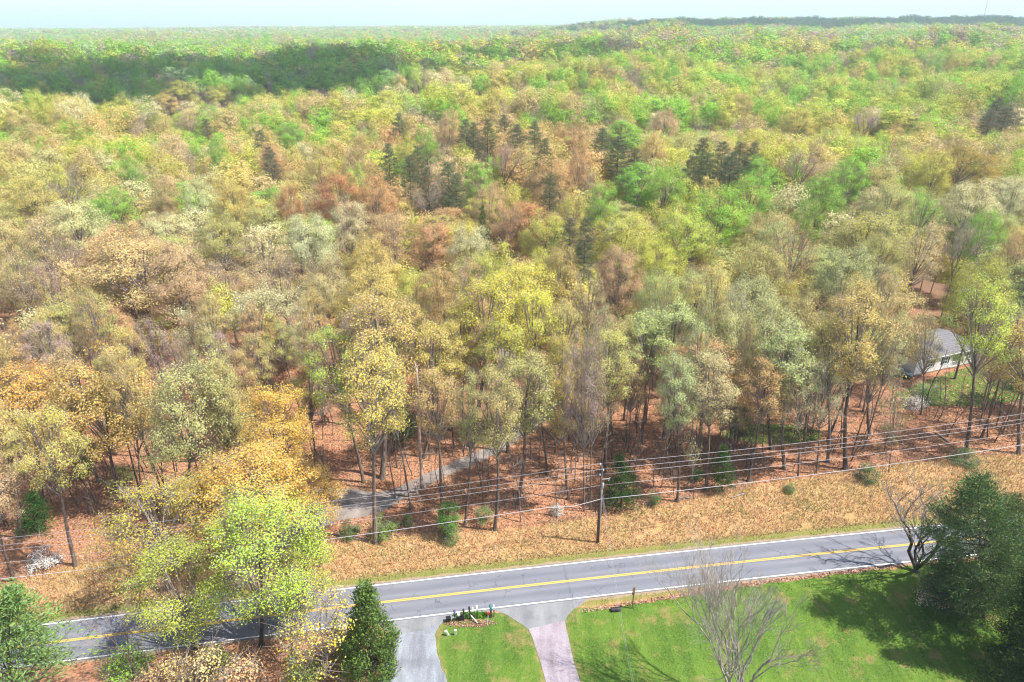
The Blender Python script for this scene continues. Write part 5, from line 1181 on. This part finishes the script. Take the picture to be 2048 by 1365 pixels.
cloud(1100, 1950, 900, 420, radians(6), 2, 1500)

# ------------------------------------------------------------------ haze
hz = MB(); hz.box((0, 2500, 85), (15000, 14000, 2 * 85 + 24)); ho = hz.build('haze', None) if False else None
mh, nt, N, L = mat('haze'); pv = node(nt, 'ShaderNodeVolumePrincipled'); pv.inputs['Color'].default_value = (.70, .88, 1.0, 1); pv.inputs['Density'].default_value = 0.00017; pv.inputs['Anisotropy'].default_value = 0.2
oo = node(nt, 'ShaderNodeOutputMaterial'); L.new(pv.outputs[0], oo.inputs['Volume'])
zlo = float(GZ.min()) - 1.0; zhi = 215.0
hz = MB(); hz.box((0, 0, (zlo + zhi) / 2), (22000, 22000, zhi - zlo)); setp(hz.build('haze', mh), kind='stuff')

# ------------------------------------------------------------------ labels of the individual trees that have none yet
MARKS = [('the utility pole', 1197, 1000), ('the gravel pad', 715, 1005), ('the pale house', 1885, 700), ('the stand of dark pines', 1440, 330), ('the dark red cedar', 745, 1260), ('the big lime maple', 520, 1120),
         ('the broken dead trunk', 840, 850), ('the pale domed oak', 492, 640), ('the left edge of the picture', 0, 560), ('the right edge of the picture', 2048, 470), ('the small blue shed', 1410, 690), ('the pines left of the middle', 860, 365),
         ('the shaded far hill', 400, 130), ('the bright green clump', 1450, 410), ('the rust brown crowns', 650, 390), ('the far radio mast', 1970, 60), ('the row of orange crowns', 1050, 300)]
seen = {}
for root, i in TREES:
    if i['auto']:
        tn = i['tint'] if isinstance(i['tint'], str) else 'moss'
        best = min(MARKS, key=lambda m: (m[1] - i['px']) ** 2 + ((m[2] - i['py']) * 1.6) ** 2)
        dx_, dy_ = i['px'] - best[1], i['py'] - best[2]
        h = ('left of' if dx_ < 0 else 'right of') if abs(dx_) > 1.3 * abs(dy_) else ('behind' if dy_ < 0 else 'in front of')
        if 'edge' in best[0]: h = 'near'
        sort = 'pine' if root.name.startswith('pine') else ('tree' if root.name.startswith(('broad', 'bare')) else 'tree')
        i['base'] = (CWORD[tn], sort, h, best[0])
        seen.setdefault(i['base'], []).append((i['px'], i['py'], root))
_O = ['first', 'second', 'third', 'fourth', 'fifth', 'sixth', 'seventh', 'eighth', 'ninth', 'tenth', 'eleventh', 'twelfth', 'thirteenth', 'fourteenth', 'fifteenth']
ORD = _O + ['sixteenth', 'seventeenth', 'eighteenth', 'nineteenth', 'twentieth'] + [t + '-' + u for t in ('twenty', 'thirty', 'forty') for u in _O[:9]]
for (cw, sort, h, mk), L_ in seen.items():
    L_.sort(key=lambda q: q[0])
    for k, (a, b, root) in enumerate(L_):
        n_ = len(L_)
        if n_ == 1: root['label'] = f'{cw} {sort} {h} {mk}'
        elif n_ == 2: root['label'] = f'{cw} {sort} {h} {mk}, {"left" if k == 0 else "right"} of two'
        else: root['label'] = f'{cw} {sort} {h} {mk}, {ORD[min(k, len(ORD) - 1)]} from the left'
for root, i in TREES:
    nm = root.name.split('.')[0]
    if 'group' not in root:
        if nm == 'broadleaf_tree': root['group'] = 'broadleaf trees in spring leaf'
        elif nm == 'pine_tree': root['group'] = 'pines standing in the wood'
        elif nm == 'shrub': root['group'] = 'shrubs and low bushes'
        elif nm == 'conifer_tree': root['group'] = 'dark conifers at the right of the road'
        elif nm == 'bare_tree': root['group'] = 'leafless trees by the road'
        elif nm == 'evergreen_shrub': root['group'] = 'young evergreens in the wood'

SM_ = [('the utility pole', 1197, 1000), ('the gravel pad', 715, 1010), ('the tall dead trunk', 838, 960), ('the yard of the pale house', 1900, 800), ('the broken dark trunk', 650, 960), ('the far end of the gravel track', 1090, 800),
       ('the small green clearing', 1545, 865), ('the thick pale trunk', 1399, 914), ('the broad golden oak', 225, 930), ('the left end of the verge', 20, 1080), ('the pale sage oak', 385, 980), ('the fallen log under the wires', 1880, 880),
       ('the amber oaks', 540, 930), ('the tall grey trunk at the verge', 991, 1010), ('the round bush on the dry verge', 1735, 945), ('the foot of the pale domed oak', 540, 800), ('the holly', 798, 870), ('the dark evergreen at the wood edge', 1448, 960), ('the left picture edge', 10, 850), ('the right picture edge', 2040, 850)]
grp = {}
for px, py, sz_, r in SAPL:
    b = min(SM_, key=lambda m: (m[1] - px) ** 2 + ((m[2] - py) * 1.5) ** 2); dx_, dy_ = px - b[1], py - b[2]
    h = 'near' if 'edge' in b[0] else (('left of' if dx_ < 0 else 'right of') if abs(dx_) > abs(dy_) else ('behind' if dy_ < 0 else 'in front of'))
    w_ = 'short' if sz_ < .75 else ('tall' if sz_ > 1.1 else 'middling')
    grp.setdefault((w_, h, b[0]), []).append((px, r))
for (w_, h, m_), L_ in grp.items():
    L_.sort(key=lambda q: q[0])
    for k, (a, r) in enumerate(L_):
        r['label'] = f'{w_} leafless sapling {h} {m_}' + ('' if len(L_) == 1 else f', {ORD[k]} from left')
